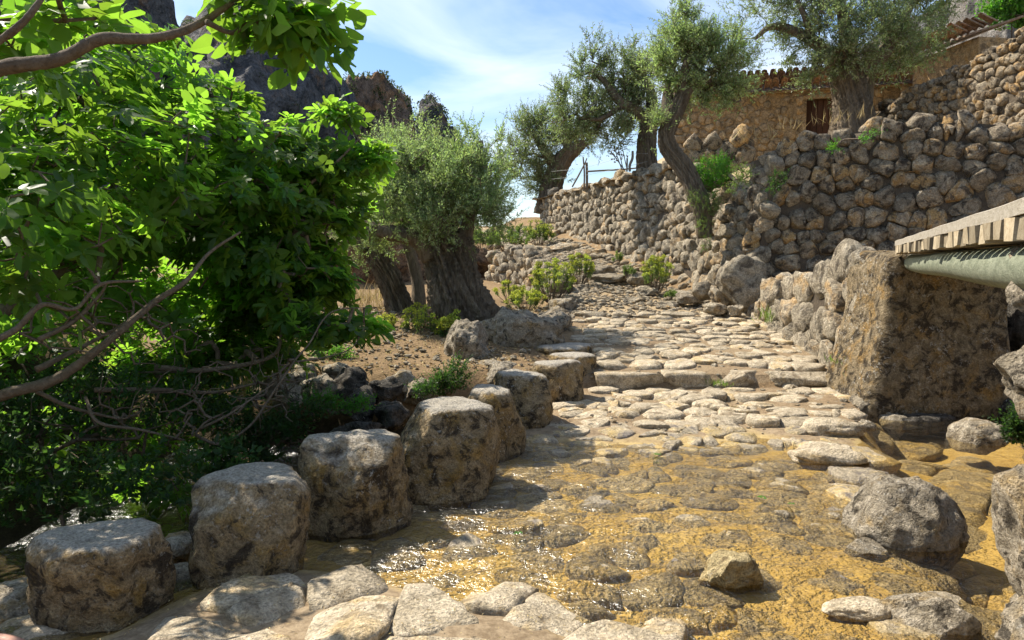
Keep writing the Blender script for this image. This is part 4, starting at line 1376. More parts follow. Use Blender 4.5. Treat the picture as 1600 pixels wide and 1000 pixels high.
def spt2(u, o, z):
    return spt(u, o, z + 0.02 * u)
lay_tiles(rsh, sh.location + rsh.location, spt2, 0.0, sL, 0.2, 6.77, 3, 0.35, 43)

# ------------------------------------------------------------------ plants: tools
def grow(nodes, tips, step=0.22, sag=0.05, seed=0, pull=0.0):
    """Joins every tip to the nearest piece of the growing branch work."""
    r = rng(seed)
    P = [np.asarray(n, float) for n in nodes]
    par = [-1] * len(P)
    buf = np.zeros((len(P) + len(tips) * 14, 3))
    buf[:len(P)] = P
    n = len(P)
    d0 = np.min(np.linalg.norm(tips[:, None] - buf[None, :n], axis=2), 1)
    ends = []
    for i in np.argsort(d0):
        t = tips[i]
        d = np.linalg.norm(buf[:n] - t, axis=1)
        j = int(np.argmin(d))
        k = int(np.clip(math.ceil(d[j] / step), 1, 12))
        side = r.normal(size=3) * sag * d[j]
        a = buf[j].copy()
        prev = j
        for q in range(1, k + 1):
            s = q / k
            buf[n] = a + (t - a) * s + side * math.sin(math.pi * s)
            par.append(prev)
            prev = n
            n += 1
        ends.append(prev)
    cnt = np.zeros(n)
    cnt[ends] = 1
    for i in range(n - 1, -1, -1):
        if par[i] >= 0:
            cnt[par[i]] += cnt[i]
    return buf[:n], np.array(par), cnt

def twigs(parent, mat, nodes, tips, r0, rmax, seed, step=0.22, sag=0.06, k=4, name='twigs', ex=0.42):
    b, par, cnt = grow(nodes, tips, step, sag, seed)
    m = par >= 0
    c = np.maximum(cnt, 1)
    rad = np.minimum(r0 * c ** ex, rmax)
    v, f = prisms(b[par[m]], b[m], np.minimum(rad[par[m]], rad[m] * 1.25), rad[m], k)
    part(name, v, f, mat, parent, True, 0.5, 'stuff')
    d = np.zeros_like(b)
    d[m] = b[m] - b[par[m]]
    return b, par, cnt

def in_ellipsoid(r, c, rad, n, shell=0.45):
    u = unit(r, n)
    q = r.uniform(shell, 1.0, n) ** 0.6
    return np.asarray(c) + u * q[:, None] * np.asarray(rad)

def sprays(starts, axis_, length, r, nleaf, leaf, wd, curve=0.25, spread=0.9):
    """Leafy shoots: pairs of narrow leaves along curved stems. Returns leaf arrays and stem segments."""
    n = len(starts)
    ax = axis_ / np.linalg.norm(axis_, axis=1)[:, None]
    L = np.broadcast_to(length, (n,))
    bendd = unit(r, n) * curve
    s = (np.arange(nleaf) + 0.5) / nleaf
    s = np.repeat(s[None], n, 0) + r.uniform(-.5, .5, (n, nleaf)) / nleaf
    pos = starts[:, None] + ax[:, None] * (L[:, None] * s)[..., None] + bendd[:, None] * (L[:, None] * s ** 2)[..., None]
    tang = ax[:, None] + bendd[:, None] * (2 * s)[..., None]
    tang /= np.linalg.norm(tang, axis=2)[..., None]
    rd = r.normal(size=(n, nleaf, 3))
    rd -= tang * (rd * tang).sum(2)[..., None]
    rd /= np.linalg.norm(rd, axis=2)[..., None]
    d = tang * 0.7 + rd * spread
    d /= np.linalg.norm(d, axis=2)[..., None]
    sc = (1.05 - 0.5 * s) * r.uniform(.75, 1.2, (n, nleaf))
    t = np.clip(r.uniform(.15, .85, n)[:, None] + r.normal(0, .16, (n, nleaf)), 0, 1)
    nr = r.normal(size=(n * nleaf, 3)) * 0.8 + np.array([0, 0, 1.0])
    v, f, tt = leaf_quads(pos.reshape(-1, 3), d.reshape(-1, 3), nr, (leaf * sc).ravel(), (wd * sc).ravel(), t.ravel(), 0.06)
    e = starts + ax * L[:, None] * 0.5 + bendd * (L * .25)[:, None]
    e2 = starts + ax * L[:, None] + bendd * L[:, None]
    return v, f, tt, starts, e, e2

def lobes_px(lobes, Y0):
    k = Y0 / FPX
    out_ = []
    for q in lobes:
        px, py, rx, rz = q[:4]
        dy = q[4] if len(q) > 4 else 0.0
        ry = q[5] if len(q) > 5 else min(rx, rz) * 0.9
        dens = q[6] if len(q) > 6 else 1.0
        out_.append((at(px, py, Y0 + dy), np.array([rx, ry, rz]) * k, dens))
    return out_

def olive(label, trunks, limbs, lobes, Y0, seed, nsh, leaf, shoot, nleaf=16, mat='olive', up=0.55, twig_r=0.004, flute=0.45):
    base = np.array(trunks[0][0][:3])
    t = thing('olive_tree', label, 'olive tree', base, 'olive trees')
    r = rng(seed)
    nodes = []
    for k, tr in enumerate(trunks):
        p_ = np.array([q[:3] for q in tr])
        rad = [q[3] for q in tr]
        v, f = tube(p_, rad, 128, 18, 0.08, seed + k, flute, 14, 1.1)
        part('trunk', v, f, M['olivebark'], t)
        nodes += list(spline(p_, 5)[3:])
    for k, lm in enumerate(limbs):
        p_ = np.array([q[:3] for q in lm])
        rad = [q[3] for q in lm]
        v, f = tube(p_, rad, 14, 8, 0.10, seed + 20 + k, 0.16, 4, 0.8)
        part('limb', v, f, M['olivebark'], t)
        nodes += list(spline(p_, 5))
    vol = sum(q[1].prod() ** (2 / 3) * q[2] for q in lobes)
    tips, cen = [], []
    for c, rad, dens in lobes:
        n = int(nsh * rad.prod() ** (2 / 3) * dens / vol)
        # shoots gather into bunches with gaps between them
        nb = max(4, n // 21)
        bc = in_ellipsoid(r, c, rad * 0.92, nb, 0.35)
        q = bc[r.integers(nb, size=n)] + r.normal(size=(n, 3)) * rad.min() * 0.155
        n2 = n // 6
        q[:n2] = in_ellipsoid(r, c, rad * 1.28, n2, 0.75)
        tips.append(q)
        cen.append(np.repeat(c[None], n, 0))
    tips, cen = np.vstack(tips), np.vstack(cen)
    sub = r.choice(len(tips), min(len(tips), 420), replace=False)
    twigs(t, M['olivebark'], nodes, tips[sub], twig_r, twig_r * 9, seed, 0.25, 0.10)
    ax = (tips - cen)
    ax = ax / (np.linalg.norm(ax, axis=1)[:, None] + 1e-6) * 0.6 + np.array([0, 0, up]) + r.normal(size=tips.shape) * 0.35
    v, f, tt, a, b, c = sprays(tips, ax, shoot * r.uniform(.6, 1.3, len(tips)), r, nleaf, leaf, leaf * 0.30)
    part('crown', v, f, M[mat], t, False, tt, 'stuff')
    sv, sf = prisms(np.vstack([a, b]), np.vstack([b, c]), np.full(2 * len(a), twig_r * .55), np.full(2 * len(a), twig_r * .35), 3)
    part('shoots', sv, sf, M['olivebark'], t, True, 0.5, 'stuff')
    return t

def px(x, y, Y, rad):
    return (*at(x, y, Y), rad)

olive('thick ancient olive with fluted pollarded trunk and dense silvery crown beside the fig',
      [[px(732, 538, 10.5, .62), px(726, 503, 10.5, .43), px(712, 455, 10.5, .32), px(704, 410, 10.55, .30), px(699, 378, 10.55, .30), px(698, 366, 10.55, .20)]],
      [[px(690, 385, 10.5, .16), px(680, 345, 10.4, .12), px(665, 300, 10.4, .08), px(660, 260, 10.4, .04)],
       [px(720, 385, 10.6, .13), px(735, 340, 10.6, .09), px(748, 280, 10.6, .06), px(752, 220, 10.6, .03)],
       [px(672, 402, 10.4, .13), px(648, 372, 10.3, .11), px(600, 362, 10.2, .10), px(560, 348, 10.2, .06), px(535, 330, 10.2, .03)],
       [px(700, 380, 10.7, .14), px(705, 330, 10.9, .10), px(700, 260, 11, .06)]],
      lobes_px([(680, 285, 85, 68, 0, 85, 1.2), (635, 310, 68, 62, 0.1, 75), (730, 318, 60, 58, -.1, 60), (690, 342, 85, 36, -.35, 50), (755, 275, 42, 48, .2, 40, .6), (600, 358, 52, 34, .0, 40, .8), (762, 222, 20, 30, 0, 18, .2), (738, 215, 14, 24, 0, 14, .2), (650, 235, 45, 25, 0, 45, .8)], 10.5),
      10.5, 201, 3700, .064, .26, 18, 'olivelight', 0.5, flute=0.75)
olive('leaning olive with a sunlit, hole-pocked slanting trunk left of the thick one',
      [[px(636, 515, 11.9, .28), px(620, 468, 11.9, .18), px(598, 415, 11.9, .165), px(576, 380, 11.9, .16), px(558, 355, 11.9, .11)]],
      [[px(575, 372, 11.9, .12), px(555, 330, 11.8, .08), px(545, 290, 11.8, .04)], [px(655, 505, 12, .15), px(652, 440, 12.1, .10), px(640, 390, 12.1, .09), px(630, 350, 12, .07)]],
      lobes_px([(565, 330, 45, 55, 0, 40), (600, 290, 50, 50, .2, 40), (545, 390, 35, 30, 0, 30, .8), (625, 240, 45, 45, .4, 40)], 11.9),
      11.9, 202, 1300, .062, .28, 18, 'olivelight', 0.6, flute=0.6)
olive('farthest olive, its curved trunk leaning right over the far end of the sunlit wall',
      [[px(858, 335, 24.6, .45), px(864, 285, 24.6, .32), px(880, 250, 24.6, .27), px(900, 232, 24.6, .2), px(915, 222, 24.6, .1)]],
      [[px(870, 262, 24.6, .2), px(850, 235, 24.5, .15), px(832, 205, 24.5, .08)], [px(890, 240, 24.6, .2), px(885, 215, 24.6, .12), px(880, 190, 24.6, .06)]],
      lobes_px([(832, 225, 42, 40), (820, 265, 36, 30), (865, 205, 35, 32), (855, 285, 25, 25), (905, 205, 28, 26), (798, 240, 18, 28, 0, 18, .6), (830, 190, 22, 20), (890, 225, 22, 18)], 24.6),
      24.6, 203, 1700, .11, .45, 14, 'olive', 0.6, 0.007)
olive('olive with a forked trunk and a long left limb standing on the sunlit wall top',
      [[px(1013, 285, 17.2, .25), px(1010, 235, 17.2, .20), px(1014, 195, 17.2, .18), px(1022, 170, 17.2, .15)]],
      [[px(1014, 190, 17.2, .16), px(992, 172, 17.1, .13), px(968, 158, 17, .10), px(945, 128, 17, .07), px(925, 112, 17, .04)], [px(1020, 178, 17.2, .15), px(1015, 140, 17.2, .10), px(995, 105, 17.2, .05)], [px(975, 162, 17, .08), px(940, 185, 16.9, .05), px(905, 185, 16.9, .03)]],
      lobes_px([(905, 180, 40, 38), (925, 110, 28, 28), (985, 115, 36, 34), (955, 195, 40, 34), (1015, 140, 30, 34), (885, 150, 20, 24, 0, 18, .7), (960, 145, 30, 28, .4), (985, 185, 28, 28), (890, 210, 25, 18, 0, 18, .7), (925, 75, 12, 18, 0, 10, .4), (985, 85, 16, 18, 0, 12, .5)], 17.1),
      17.1, 204, 2150, .09, .36, 15, 'olive', 0.6, 0.006)
olive('slender twisted olive growing out of the sunlit wall beside the bright bush',
      [[px(1101, 372, 12.85, .11), px(1096, 325, 12.85, .14), px(1074, 272, 13.0, .145), px(1046, 232, 13.1, .14), px(1042, 208, 13.1, .13), px(1054, 178, 13.1, .13), px(1068, 148, 13.1, .11)]],
      [[px(1045, 205, 13.1, .13), px(1042, 170, 13.2, .11), px(1048, 120, 13.2, .07), px(1062, 50, 13.2, .035)], [px(1064, 155, 13.1, .11), px(1090, 125, 13.1, .07), px(1125, 105, 13.1, .05), px(1150, 85, 13.1, .025)], [px(1066, 150, 13.1, .1), px(1072, 100, 13.1, .06), px(1085, 60, 13.1, .03)], [px(1100, 122, 13.1, .05), px(1128, 140, 13.1, .04), px(1150, 160, 13, .02)]],
      lobes_px([(1062, 45, 22, 38, 0, 22, .8), (1062, 95, 42, 40), (1105, 95, 45, 40), (1100, 130, 40, 22), (1028, 110, 22, 28), (1135, 85, 36, 34, 0, 30, .8), (1150, 130, 28, 26, 0, 24, .7), (1092, 65, 30, 25, 0, 26, .7), (1085, 160, 25, 16, 0, 16, .6), (1018, 205, 20, 18, -.1, 18, .7), (1062, 12, 12, 18, 0, 10, .5), (1125, 168, 22, 14, 0, 15, .5)], 13.1),
      13.1, 205, 2050, .075, .30, 16, 'olivelight', 0.6, 0.005)
olive('largest olive with a broad pale trunk shading the cottage doorway',
      [[px(1333, 245, 17.2, .62), px(1332, 188, 17.2, .43), px(1328, 150, 17.2, .34), px(1325, 118, 17.2, .34), px(1322, 95, 17.2, .25)]],
      [[px(1318, 112, 17.2, .2), px(1290, 80, 17.1, .14), px(1240, 48, 17, .10), px(1205, 42, 17, .07), px(1180, 60, 17, .04)], [px(1340, 112, 17.2, .22), px(1375, 90, 17, .15), px(1400, 55, 17, .11), px(1425, 5, 17, .07)], [px(1326, 105, 17.2, .22), px(1322, 50, 17.2, .15), px(1310, -10, 17.2, .08)], [px(1345, 230, 17.6, .26), px(1352, 140, 17.7, .18), px(1366, 100, 17.8, .14), px(1390, 60, 17.9, .08)], [px(1270, 65, 17, .09), px(1255, 20, 16.8, .06), px(1235, -20, 16.8, .03)]],
      lobes_px([(1190, 25, 40, 45, 0, 35, .55), (1205, 90, 40, 25, 0, 25, .45), (1250, 15, 48, 50, 0, 45, .9), (1300, 50, 55, 50, -.6), (1285, 110, 28, 28, -.3), (1360, 50, 60, 48, -.5), (1400, 90, 40, 28, 0), (1330, -20, 70, 50), (1425, 30, 48, 48, .2), (1450, -10, 40, 40), (1250, -50, 70, 40), (1170, -20, 30, 30, 0, 30, .5), (1390, -40, 70, 40), (1330, 85, 45, 25, -.8), (1160, 50, 18, 24, 0, 15, .4), (1445, 85, 25, 25, .3)], 17.2),
      17.2, 206, 3900, .095, .36, 15, 'olive', 0.35, 0.006)

# ------------------------------------------------------------------ fig tree
def fig_leaf(kind):
    D = [0.10, 0.07, 0.15][kind]
    half = [[(0, 0), (.09, -.08), (.27, -.06), (.43, .06), (.42, .15), (.26, .18), (D, .25)],
            [(D, .25), (.30, .42), (.50, .60), (.53, .70), (.45, .74), (.28, .62), (D * .8, .46)],
            [(D * .8, .46), (.16, .66), (.20, .84), (.14, .99), (0, 1.08)]]
    if kind == 2:
        half = [[(0, 0), (.12, -.06), (.34, .0), (.44, .16), (.40, .30), (.28, .36)], [(.28, .36), (.40, .48), (.46, .62), (.38, .70), (.24, .62), (.18, .58)], [(.18, .58), (.24, .72), (.20, .86), (.10, .98), (0, 1.06)]]
    ax = [(0, .02), (0, .30), (0, .58)]
    v, f = [], []
    for sgn in (1, -1):
        for lobe, a in zip(half, ((0, .30), (0, .42), (0, .66))):
            b = len(v)
            v.append((0, a[1]))
            for q in lobe:
                v.append((sgn * q[0], q[1]))
            for i in range(1, len(lobe)):
                f.append((b, b + i, b + i + 1) if sgn > 0 else (b, b + i + 1, b + i))
    v = np.array(v)
    z = 0.16 * np.abs(v[:, 0]) - 0.24 * v[:, 1] ** 2 - 0.32 * v[:, 0] ** 2 + 0.02 * np.sin(v[:, 0] * 21 + v[:, 1] * 17)
    z = z + 0.16 * np.abs(v[:, 0])
    vein = np.array([1.0 if abs(q[0]) < 1e-6 and 0.2 < q[1] < .8 else (0.45 if abs(q[0]) > .3 and q[1] > .5 else 0.0) for q in v])
    return np.column_stack([v, z]), np.array(f), vein
FLV = [fig_leaf(k) for k in range(3)]
FL = [q[:2] for q in FLV]

fb = np.array([-4.5, 5.2, gz(-4.5, 5.2)])
ft = thing('fig_tree', 'huge fig tree filling the left side with bright lobed leaves and bare lower branches', 'fig tree', fb)
FB = [
    # the bough crossing the top left corner
    [px(-160, 150, 2.9, .036), px(0, 108, 2.8, .030), (*at(95, 96, 2.8), .028), px(155, 62, 2.8, .026), px(230, 62, 2.85, .024), px(300, 35, 2.9, .020), px(370, 0, 3.0, .016), px(420, -40, 3.1, .010)],
    [px(-60, 95, 2.7, .02), px(15, 48, 2.7, .016), px(60, 10, 2.7, .013), px(85, -30, 2.75, .008)],
    [px(322, 32, 2.9, .014), px(360, 48, 3.0, .012), px(410, 48, 3.1, .009), px(470, 60, 3.2, .006)],
    # bare grey limbs low in the shade
    [px(-120, 660, 4.2, .05), px(0, 618, 4.2, .042), px(85, 590, 4.3, .036), px(165, 545, 4.4, .030), px(240, 475, 4.6, .024), px(285, 440, 4.7, .020), px(325, 395, 4.9, .016), px(370, 365, 5.0, .009)],
    [px(-90, 590, 3.6, .026), px(0, 532, 3.6, .020), px(35, 515, 3.65, .018), px(65, 476, 3.7, .016), px(115, 483, 3.8, .014), px(160, 448, 3.9, .012), px(232, 434, 4.0, .008)],
    [px(65, 535, 3.9, .016), px(110, 500, 4.0, .014), px(160, 465, 4.1, .012), px(163, 440, 4.1, .006)],
    [px(60, 580, 4.3, .022), px(140, 535, 4.6, .018), px(200, 500, 4.7, .012), px(210, 470, 4.8, .006)],
    [px(-40, 520, 5.0, .06), px(100, 420, 5.4, .05), px(250, 370, 5.8, .042), px(330, 345, 6.1, .034), px(430, 325, 6.4, .026), px(520, 260, 6.7, .018), px(560, 220, 6.8, .010)],
    [px(240, 575, 5.6, .026), px(330, 578, 5.8, .022), px(420, 555, 6.0, .018), px(440, 510, 6.1, .012), px(455, 470, 6.2, .006)],
    [px(150, 610, 5.0, .024), px(250, 610, 5.3, .020), px(330, 615, 5.5, .016), px(400, 600, 5.6, .012)],
    [px(300, 680, 5.0, .012), px(345, 690, 5.0, .012), px(395, 668, 5.05, .011), px(425, 620, 5.1, .010), px(460, 560, 5.3, .009), px(480, 535, 5.4, .008), px(520, 490, 5.6, .006), px(585, 480, 5.9, .004)],
    [px(460, 562, 5.3, .008), px(510, 560, 5.4, .007), px(545, 545, 5.5, .005), px(570, 515, 5.6, .004)],
    [px(310, 672, 4.9, .012), px(355, 650, 4.9, .010), px(390, 625, 5.0, .008), px(428, 600, 5.1, .005)],
    [px(130, 620, 4.6, .014), px(150, 660, 4.5, .011), px(220, 672, 4.6, .009), px(290, 690, 4.7, .006)],
    [px(60, 610, 4.5, .02), px(120, 640, 4.6, .014), px(190, 655, 4.8, .008)],
    [px(20, 440, 4.4, .02), px(40, 360, 4.4, .016), px(70, 300, 4.3, .010)],
    [px(150, 440, 5.0, .03), px(175, 310, 5.2, .022), px(200, 210, 5.4, .014), px(220, 110, 5.5, .008)],
    [px(270, 365, 5.6, .026), px(300, 250, 5.8, .018), px(330, 150, 6.0, .010)],
    [px(330, 345, 6.0, .022), px(400, 250, 6.2, .014), px(450, 190, 6.4, .008)],
    [px(425, 325, 6.4, .018), px(490, 350, 6.6, .012), px(535, 345, 6.8, .007)],
]
nodes = []
for k, q in enumerate(FB):
    p_ = np.array([a[:3] for a in q])
    sc_ = 0.78
    kn = rng(310 + k).uniform(0.85, 1.22, len(q))
    v, f = tube(p_ + rng(330 + k).normal(0, .012, p_.shape), [a[3] * sc_ * h_ for a, h_ in zip(q, kn)], 12, 9, 0.16, 300 + k)
    part('branch', v, f, M['figbark'], ft)
    nodes += list(spline(p_, 4))
# bare twigs tangled in the shade low down
r = rng(497)
bt = []
for (a, b, Yd, rad, n) in [(200, 520, 4.7, (.55, .35, .35), 60), (330, 610, 5.3, (.55, .35, .28), 70), (90, 500, 4.0, (.35, .25, .25), 35), (240, 640, 4.9, (.6, .3, .2), 45), (430, 580, 5.6, (.35, .3, .25), 40), (420, 640, 5.4, (.3, .25, .18), 26)]:
    bt.append(in_ellipsoid(r, at(a, b, Yd), rad, n, .1))
bt = np.vstack(bt)
low = [q for q in nodes if q[2] < 1.6]
twigs(ft, M['figbark'], low, bt, 0.0030, 0.010, 498, 0.09, 0.22, 5, 'bare_twigs', 0.5)
# stems from the ground
for k, (x0, y0, q) in enumerate([(-4.5, 5.2, FB[3][0]), (-4.4, 5.3, FB[7][0]), (-4.6, 5.0, FB[4][0]), (-4.5, 5.0, FB[0][0])]):
    a = np.array([x0, y0, gz(x0, y0) - .1])
    b = np.array(q[:3])
    c = (a + b) / 2 + np.array([-.15, .05, .15 + .25 * (k == 3)])
    v, f = tube([a, c, b], [.11 - .012 * k, .085 - .01 * k, q[3]], 12, 8, 0.08, 340 + k)
    part('trunk', v, f, M['figbark'], ft)
    nodes += list(spline([a, c, b], 5))

r = rng(500)
FIGL = [  # px, py, Y, radii (m), number of leaf whorls, shell
    (240, 270, 6.0, (1.10, 1.1, .70), 150, .45), (120, 240, 4.9, (.80, .8, .62), 95, .45), (390, 275, 6.5, (.62, .8, .42), 80, .3),
    (490, 275, 6.9, (.50, .6, .30), 56, .2), (440, 225, 6.8, (.30, .5, .20), 20, .2), (555, 255, 7.1, (.28, .4, .20), 22, .2), (512, 175, 6.9, (.08, .1, .07), 4, .1), (535, 180, 6.9, (.07, .1, .06), 4, .1), (590, 245, 7.1, (.16, .2, .12), 9, .1),
    (20, 330, 4.0, (.55, .6, .60), 45, .4), (120, 110, 5.6, (.75, .8, .32), 34, .3), (270, 135, 6.3, (.62, .7, .28), 30, .3), (220, 60, 6.0, (.30, .4, .16), 10, .2), (330, 160, 6.4, (.3, .4, .2), 14, .2),
    (30, 50, 3.4, (.32, .3, .16), 11, .2), (425, 30, 3.15, (.18, .2, .09), 5, .1), (470, 58, 3.2, (.13, .15, .06), 4, .1), (395, 0, 3.0, (.20, .2, .08), 3, .1), (498, 62, 3.3, (.05, .08, .04), 3, .1), (400, 65, 3.3, (.08, .08, .04), 3, .1), (120, 20, 3.2, (.20, .2, .08), 5, .1), (480, 10, 3.2, (.10, .1, .05), 3, .1),
    (390, 360, 6.3, (.70, .8, .42), 72, .2), (480, 370, 6.8, (.40, .5, .33), 36, .2), (525, 320, 7.0, (.34, .4, .24), 26, .2), (440, 440, 6.4, (.45, .5, .32), 34, .2), (520, 520, 5.8, (.26, .3, .11), 16, .1), (480, 500, 5.9, (.26, .3, .12), 12, .1), (560, 515, 5.9, (.10, .15, .08), 6, .1),
    (220, 420, 6.2, (1.1, .9, .55), 75, .2), (60, 440, 5.4, (.8, .8, .55), 42, .2), (330, 520, 6.9, (.8, .6, .4), 46, .2), (120, 560, 6.9, (1.2, .7, .6), 66, .2), (250, 650, 6.8, (1.0, .6, .5), 46, .2), (60, 700, 6.0, (.9, .7, .5), 36, .2), (190, 760, 5.4, (.5, .4, .3), 14, .2),
    (-150, 300, 4.6, (.9, 1.4, 1.3), 50, .4), (-40, 130, 5.4, (1.0, 1.3, .7), 30, .4), (430, 455, 7.2, (.6, .4, .3), 44, .1), (445, 425, 6.6, (.5, .4, .28), 60, .1), (380, 470, 6.8, (.5, .4, .3), 60, .1), (500, 440, 6.7, (.3, .3, .2), 26, .1), (420, 400, 7.4, (.6, .4, .3), 50, .1), (300, 480, 7.4, (.8, .5, .35), 50, .1), (90, 340, 7.8, (1.8, .9, 1.1), 50, .3), (300, 450, 8.2, (1.3, .7, .8), 40, .3), (-60, 450, 7.0, (1.2, .9, .65), 120, .2), (-260, 500, 7.6, (1.4, 1.0, .8), 120, .2), (-330, 460, 5.6, (1.4, 1.7, 1.3), 50, .4), (60, 580, 8.2, (2.2, .8, .9), 100, .3), (350, 545, 6.5, (.55, .35, .22), 40, .1), (420, 560, 6.6, (.35, .3, .16), 20, .1), (250, 590, 6.4, (.6, .4, .25), 40, .1), (400, 500, 7.2, (.6, .4, .25), 40, .1), (-400, 560, 7.6, (2.0, 1.2, 1.3), 90, .3),  # includes low lobes at and beyond the left edge, added to shade the hollow
]
tips, cens = [], []
for (a, b, Yd, rad, n, shl) in FIGL:
    c = at(a, b, Yd)
    tips.append(in_ellipsoid(r, c, rad, n, shl))
    cens.append(np.repeat(c[None], n, 0))
tips, cens = np.vstack(tips), np.vstack(cens)
gzt = G(tips[:, 0], tips[:, 1])
ok = tips[:, 2] > gzt + 0.12
ok &= ~((tips[:, 0] > -1.55) & (tips[:, 1] < 5.0) & (tips[:, 2] < 1.4))
tips, cens = tips[ok], cens[ok]
bb, par, cnt = twigs(ft, M['figbark'], nodes, tips, 0.0042, 0.03, 501, 0.16, 0.10, 5, 'twigs', 0.36)
# whorls of leaves at the twig ends
per = r.integers(4, 8, len(tips))
own = np.repeat(np.arange(len(tips)), per)
N = len(own)
outw = tips - cens
outw /= np.linalg.norm(outw, axis=1)[:, None] + 1e-6
axt = outw * 0.5 + np.array([0, 0, 0.75]) + r.normal(size=outw.shape) * 0.25
axt /= np.linalg.norm(axt, axis=1)[:, None]
A_ = axt[own]
rd = r.normal(size=(N, 3))
rd -= A_ * (rd * A_).sum(1)[:, None]
rd /= np.linalg.norm(rd, axis=1)[:, None]
lift = r.uniform(-0.15, 0.75, N)
dirs = rd + A_ * lift[:, None] + np.array([0, 0, -0.30])
dirs /= np.linalg.norm(dirs, axis=1)[:, None]
pet = r.uniform(.02, .07, N)
pos = tips[own] + A_ * r.uniform(-.06, .05, N)[:, None] + dirs * pet[:, None]
# blades face the sun and sky more than anything else
nz_ = A_ * 0.5 + np.array([0, 0, .42]) + outw[own] * 0.30 + np.array(SUNV) * 0.20 + r.normal(size=(N, 3)) * 0.42
nz_ -= dirs * (nz_ * dirs).sum(1)[:, None]
nz_ /= np.linalg.norm(nz_, axis=1)[:, None]
xv = np.cross(dirs, nz_)
size = r.uniform(.115, .20, N) * np.where(r.uniform(size=N) < .2, .7, 1.0)
small = tips[own][:, 1] > 5.4
size *= np.where((tips[own][:, 2] < 0.95) & small, 0.78, 1.0)
kind = r.integers(0, 3, N)
tnt = np.clip(r.uniform(.2, .8, len(tips))[own] + r.normal(0, .14, N), 0, 1)
pxs = 800 + FPX * pos[:, 0] / pos[:, 1]
pys = YH - FPX * (pos[:, 2] - 1.5) / pos[:, 1]
vis = (pxs > 0) & (pxs < 640) & (pys > 0) & (pys < 620)
score = size / pos[:, 1] * vis
top = np.argsort(-score)[:300]
single = np.zeros(N, bool)
single[top] = True
# the nearest leaves: a part each, sharing a few meshes
lmesh = {}
for k in range(3):
    for q in range(4):
        v, f = FL[k]
        lmesh[k, q] = mesh('leaf', v, f, True, 0.2 + 0.2 * q)
        at_ = lmesh[k, q].attributes.new('vein', 'FLOAT', 'POINT')
        at_.data.foreach_set('value', FLV[k][2].astype(np.float32))
        lmesh[k, q].materials.append(M['fig'])
for i in top:
    o = put('leaf', lmesh[int(kind[i]), int(np.clip(tnt[i] * 4, 0, 3))], None, ft)
    m = Matrix(np.column_stack([xv[i], dirs[i], nz_[i]]).tolist()).to_4x4()
    m = Matrix.Translation(Vector(pos[i] - fb)) @ m @ Matrix.Scale(float(size[i]), 4)
    o.matrix_local = m
A = Acc()
vn = []
for k in range(3):
    m = (~single) & (kind == k)
    vn.append(np.tile(FLV[k][2], m.sum()))
    v, f = FL[k]
    q = pos[m][:, None] + size[m][:, None, None] * (xv[m][:, None] * v[None, :, 0:1] + dirs[m][:, None] * v[None, :, 1:2] + nz_[m][:, None] * v[None, :, 2:3])
    ff = (f[None] + (np.arange(m.sum()) * len(v))[:, None, None]).reshape(-1, 3)
    A.add(q.reshape(-1, 3), ff, np.repeat(tnt[m], len(v)))
v, f, t = A.done()
fo = part('foliage', v, f, M['fig'], ft, True, t, 'stuff')
at_ = fo.data.attributes.new('vein', 'FLOAT', 'POINT')
at_.data.foreach_set('value', np.concatenate(vn).astype(np.float32))
sv, sf = prisms(pos - dirs * (pet + .015)[:, None], pos + dirs * 0.01, np.full(N, .0022), np.full(N, .0016), 3)
part('petioles', sv, sf, M['grass'], ft, True, .4, 'stuff')

# ------------------------------------------------------------------ shrubs
def spurge(label, px_, py_, Yd, h, w_, n, seed, heads=True, mat='spurge', cat='shrub', name='spurge_bush', leaf=.045, hsize=.05, lean=(0, 0)):
    b = at(px_, py_, Yd)
    b[2] = b[2]
    t = thing(name, label, cat, b, 'shrubs beside the path')
    r = rng(seed)
    ang = r.uniform(0, 2 * math.pi, n)
    rr = w_ * r.uniform(.1, 1, n) ** .6
    ends = b + np.column_stack([np.cos(ang) * rr + lean[0], np.sin(ang) * rr + lean[1], h * r.uniform(.55, 1.05, n) * (1 - .35 * (rr / w_) ** 2)])
    st0 = b + (ends - b) * np.array([.25, .25, 0]) + np.array([0, 0, -.03])
    md = st0 + (ends - st0) * 0.55 + np.column_stack([np.cos(ang), np.sin(ang), 0 * ang]) * w_ * .12
    v, f = prisms(np.vstack([st0, md]), np.vstack([md, ends]), np.full(2 * n, .006), np.full(2 * n, .004), 4)
    part('stems', v, f, M['figbark'], t, True, .4, 'stuff')
    m = 55
    s = r.uniform(.35, 1.0, (n, m))
    p_ = md[:, None] + (ends - md)[:, None] * ((s - .35) / .65)[..., None]
    ax = ends - st0
    ax /= np.linalg.norm(ax, axis=1)[:, None]
    d = ax[:, None] * .45 + unit(r, n * m).reshape(n, m, 3) * 0.9
    tt = np.clip(r.uniform(.2, .8, n)[:, None] + r.normal(0, .15, (n, m)), 0, 1)
    v, f, tq = leaf_quads(p_.reshape(-1, 3), d.reshape(-1, 3), r.normal(size=(n * m, 3)) + [0, 0, 1], leaf * r.uniform(.7, 1.3, n * m), leaf * .26, tt.ravel(), .05)
    part('leaves', v, f, M[mat], t, False, tq, 'stuff')
    if heads:
        k = 44
        u = unit(r, n * k)
        u[:, 2] = np.abs(u[:, 2]) * .9 - .15
        c = np.repeat(ends, k, 0) + u * hsize * r.uniform(.6, 1.1, n * k)[:, None]
        d = unit(r, n * k) + u * .5
        v, f, tq = leaf_quads(c, d, u + .3 * unit(r, n * k), .028 * r.uniform(.7, 1.3, n * k), .022, np.repeat(r.uniform(.1, .9, n), k))
        part('flower_heads', v, f, M['spurgehead'], t, False, tq, 'stuff')
    return t
spurge('yellow flowering spurge left of the thick olive trunk', 655, 535, 10.0, .52, .24, 22, 1)
